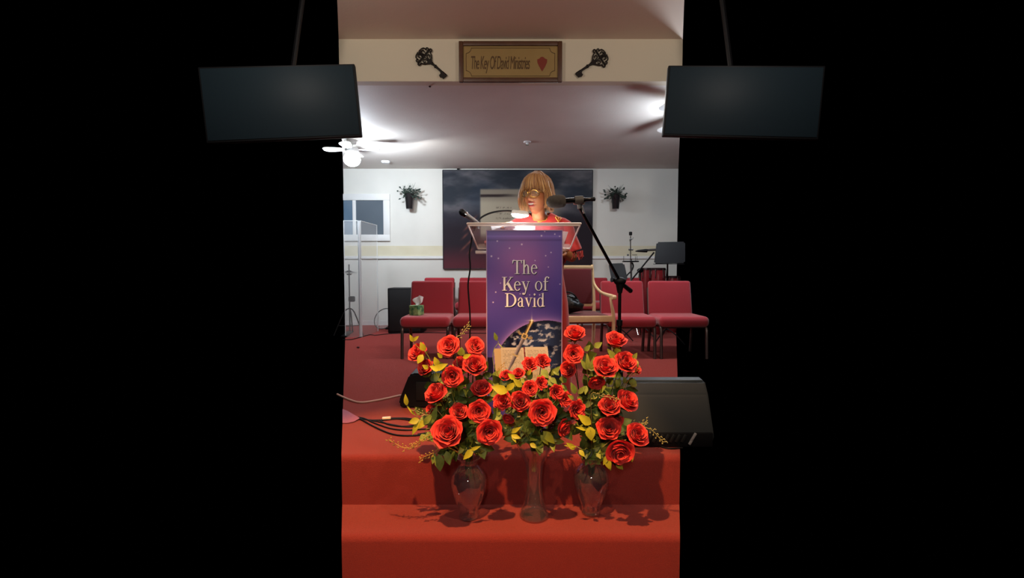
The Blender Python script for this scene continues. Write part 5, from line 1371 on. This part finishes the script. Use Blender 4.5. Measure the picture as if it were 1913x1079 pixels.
for v in 'LMR':
    for i, tp in enumerate(fill[v]):
        spray(v, tp, (M_leafd, M_leafm, M_leafm, M_leafd, M_leafm)[i % 5], LBL[v], n=12, L=.062, W_=.044, Y=2.25 + .13 * ((i * 7) % 5) / 5, group=GRP[v], seed=i, start=.3, bend=(rr.uniform(-.03, .03), 0))
# brighter single sprigs that show
def sprig(v, nodes, Y, leaves, m, label, rs=.0014, name='leafy_twig', sm=None):
    mo = MOUTH[v]; t = thing(name, mo, label, 'twig'); yy = Y
    pts = [P(x, y, yy) - mo for x, y in nodes]; base = [Vector((0, 0, -.03)), (pts[0] * .5 + Vector((0, 0, .02)))]
    MB().tube(base + pts, [.0018] * 2 + [rs] * len(pts), 5, 4).obj('stem', sm or M_leafm, t)
    b = MB()
    for (x, y, x2, y2, w_) in leaves:
        a, e = P(x, y, yy - .004) - mo, P(x2, y2, yy - .02) - mo
        leaf(b, a, e - a, (e - a).length * 1.05, w_ / (FPX / yy), fold=.25, nrm=Vector((.1, -1, .25)))
    b.obj('leaves', m, t, 60)
sprig('L', [(880, 835), (885, 838)], 2.13, [(884, 838, 866, 858, 13), (879, 840, 896, 834, 7)], M_leafy, 'bright yellow folded leaf hanging over the shoulder of the left vase')
sprig('L', [(815, 820), (818, 845)], 2.15, [(820, 848, 822, 880, 19), (834, 842, 840, 868, 15), (812, 846, 808, 866, 10)], M_leafm, 'pair of large green leaves hanging low left of the left vase')
sprig('L', [(815, 790), (790, 785), (772, 771), (762, 758), (757, 750)], 2.18, [(760, 757, 757, 738, 9), (775, 775, 761, 760, 4), (783, 783, 764, 797 - 8, 13), (782, 786, 770, 812, 10), (795, 783, 782, 800, 12)], M_leafy, 'lime twig reaching out over the black stage monitor')
sprig('L', [(800, 665), (785, 652), (775, 642), (772, 636)], 2.2, [(772, 638, 766, 626, 8), (772, 636, 781, 628, 7), (790, 662, 780, 678, 13), (793, 655, 786, 640, 12)], M_leafy, 'lime twig standing above the outermost rose of the left bouquet')
sprig('L', [(830, 690), (822, 685)], 2.16, [(812, 690, 834, 680, 12), (822, 690, 804, 684, 12), (800, 688, 790, 682, 9), (818, 683, 812, 668, 12), (865, 668, 878, 662, 9), (826, 668, 818, 660, 8)], M_leafy, 'lime leaves between the upper roses of the left bouquet')
sprig('L', [(800, 800), (795, 812)], 2.17, [(796, 812, 784, 822, 14), (806, 790, 815, 760, 12), (798, 806, 808, 824, 12), (792, 792, 806, 774, 12)], M_leafm, 'mid green leaf cluster outside the largest rose of the left bouquet')
sprig('M', [(945, 735), (938, 728)], 2.14, [(948, 732, 920, 722, 18), (946, 728, 962, 715, 12), (975, 722, 960, 708, 12), (985, 700, 992, 690, 8), (962, 708, 950, 698, 10)], M_leafy, 'broad yellow green leaves beside the budding rose, below the printed book')
sprig('M', [(960, 800), (955, 815)], 2.16, [(955, 812, 972, 818, 9), (956, 812, 964, 826, 6), (1015, 805, 1036, 828, 16), (1010, 812, 1024, 830, 10), (990, 828, 1004, 836, 9), (955, 808, 972, 798, 8)], M_leafy, 'yellow green leaves hanging over the lip of the middle vase')
sprig('M', [(1030, 700), (1024, 690)], 2.27, [(1012, 690, 1024, 705, 14), (1030, 700, 1046, 685, 11), (1028, 705, 1040, 716, 10), (1012, 700, 1002, 712, 10), (1034, 690, 1044, 700, 10), (1024, 708, 1036, 722, 12)], M_leafm, 'grey green leaves below the ragged blooms in front of the book')
sprig('M', [(925, 690), (922, 655), (931, 640), (927, 632)], 2.30, [(928, 636, 924, 622, 8), (931, 641, 940, 650, 2)], M_leafm, 'slender twig with one leaf rising in front of the printed globe')
sprig('R', [(1105, 810), (1100, 795)], 2.12, [(1104, 792, 1082, 776, 17), (1100, 796, 1106, 822, 20), (1098, 802, 1078, 798, 7)], M_leafy, 'pair of bright yellow leaves low between middle and right bouquets')
sprig('R', [(1090, 840), (1078, 834), (1072, 832)], 2.14, [(1076, 834, 1056, 832, 5), (1074, 838, 1060, 828, 10), (1082, 840, 1092, 852, 9)], M_leafy, 'small lime leaf pointing to the middle vase')
sprig('R', [(1095, 660), (1097, 655)], 2.2, [(1098, 690, 1098, 662, 9), (1102, 690, 1110, 668, 10), (1096, 690, 1086, 672, 9), (1104, 690, 1118, 676, 10), (1092, 655, 1102, 645, 10), (1140, 660, 1136, 652, 8), (1148, 670, 1138, 654, 13), (1110, 648, 1124, 640, 12)], M_leafm, 'fan of striped green leaves between the upper roses of the right bouquet')
sprig('R', [(1175, 700), (1182, 690)], 2.2, [(1180, 672, 1190, 660, 10), (1186, 672, 1192, 684, 9), (1174, 700, 1178, 688, 9), (1176, 716, 1186, 708, 10), (1168, 716, 1166, 704, 8), (1180, 722, 1188, 712, 12), (1156, 722, 1152, 708, 10)], M_leafm, 'green leaf cluster on the outer side of the right bouquet above the grey monitor')
sprig('R', [(1150, 850), (1148, 856)], 2.17, [(1130, 852, 1142, 878, 14), (1150, 862, 1164, 876, 12), (1176, 840, 1182, 862, 12), (1134, 850, 1128, 868, 9)], M_leafy, 'olive yellow leaves hanging under the lowest rose of the right bouquet')
sprig('R', [(1078, 730), (1072, 722)], 2.2, [(1075, 735, 1068, 716, 12), (1080, 735, 1092, 722, 10), (1095, 720, 1094, 736, 8), (1088, 755, 1080, 742, 9), (1072, 745, 1062, 738, 8)], M_leafm, 'light green leaves at the inner side of the right bouquet')
def seeds(v, nodes, Y, label, m=M_seed, side=.014):
    mo = MOUTH[v]; t = thing('seed_sprig', mo, label, 'seed sprig'); pts = [P(x, y, Y) - mo for x, y in nodes]
    rnd = random.Random(int(nodes[0][0]))
    MB().tube([Vector((0, 0, -.02)), pts[0] * .55 + Vector((0, 0, .015))] + pts, [.0016, .0016] + [.0017] * len(pts), 5, 4).obj('stem', m, t)
    b = MB()
    for i in range(len(pts) - 1):
        for k in range(4):
            p = pts[i].lerp(pts[i + 1], (k + .5) / 4); ax = (pts[i + 1] - pts[i]).normalized(); s_ = Vector((-ax.z, 0, ax.x)) * (1 if k % 2 else -1)
            q = p + (s_ * rnd.uniform(.5, 1) + ax * .6 + Vector((0, rnd.uniform(-.5, .5), 0))) * side
            b.tube([p, q], .0010, 4); b.sphere(q, (.0034, .0034, .0034), 7, 5)
            if k % 2: b.sphere(q + ax * .006, .0026, 6, 4)
    b.obj('seed_heads', m, t)
seeds('L', [(808, 812), (790, 820), (772, 833), (755, 836), (738, 828), (726, 820)], 2.15, 'orange seed sprig reaching farthest out over the step carpet')
seeds('L', [(790, 822), (778, 829), (768, 832)], 2.14, 'short orange seed sprig alongside the longest one')
seeds('L', [(822, 838), (808, 846), (795, 852), (784, 857)], 2.14, 'seed sprig drooping just above the pair of large green leaves')
seeds('L', [(812, 762), (800, 775), (785, 770), (775, 764)], 2.17, 'pale seed sprig crossing the black stage monitor', mat('pale_sprig', 'A8A060', .6))
seeds('L', [(850, 640), (862, 625), (870, 614), (877, 606)], 2.28, 'pale seed sprig rising above the roses toward the hanging cable', mat('pale_sprig', 'A8A060', .6))
seeds('R', [(1170, 810), (1178, 798), (1186, 790), (1196, 794), (1210, 785)], 2.2, 'pale seed sprig standing over the orange-red outer rose', mat('pale_sprig', 'A8A060', .6))
seeds('R', [(1190, 795), (1204, 797), (1220, 805), (1232, 818), (1240, 826)], 2.18, 'long pale seed sprig arching out past the orange-red outer rose', mat('pale_sprig', 'A8A060', .6))
seeds('R', [(1105, 735), (1125, 740), (1145, 742), (1152, 746)], 2.15, 'seed sprig lying across the middle of the right bouquet', mat('pale_sprig', 'A8A060', .6))
seeds('R', [(1180, 700), (1188, 694), (1193, 682)], 2.2, 'orange seed sprig at the outer edge of the upper right bouquet')
seeds('M', [(930, 700), (934, 690), (942, 682)], 2.29, 'fine seed sprig in front of the printed book page edge')
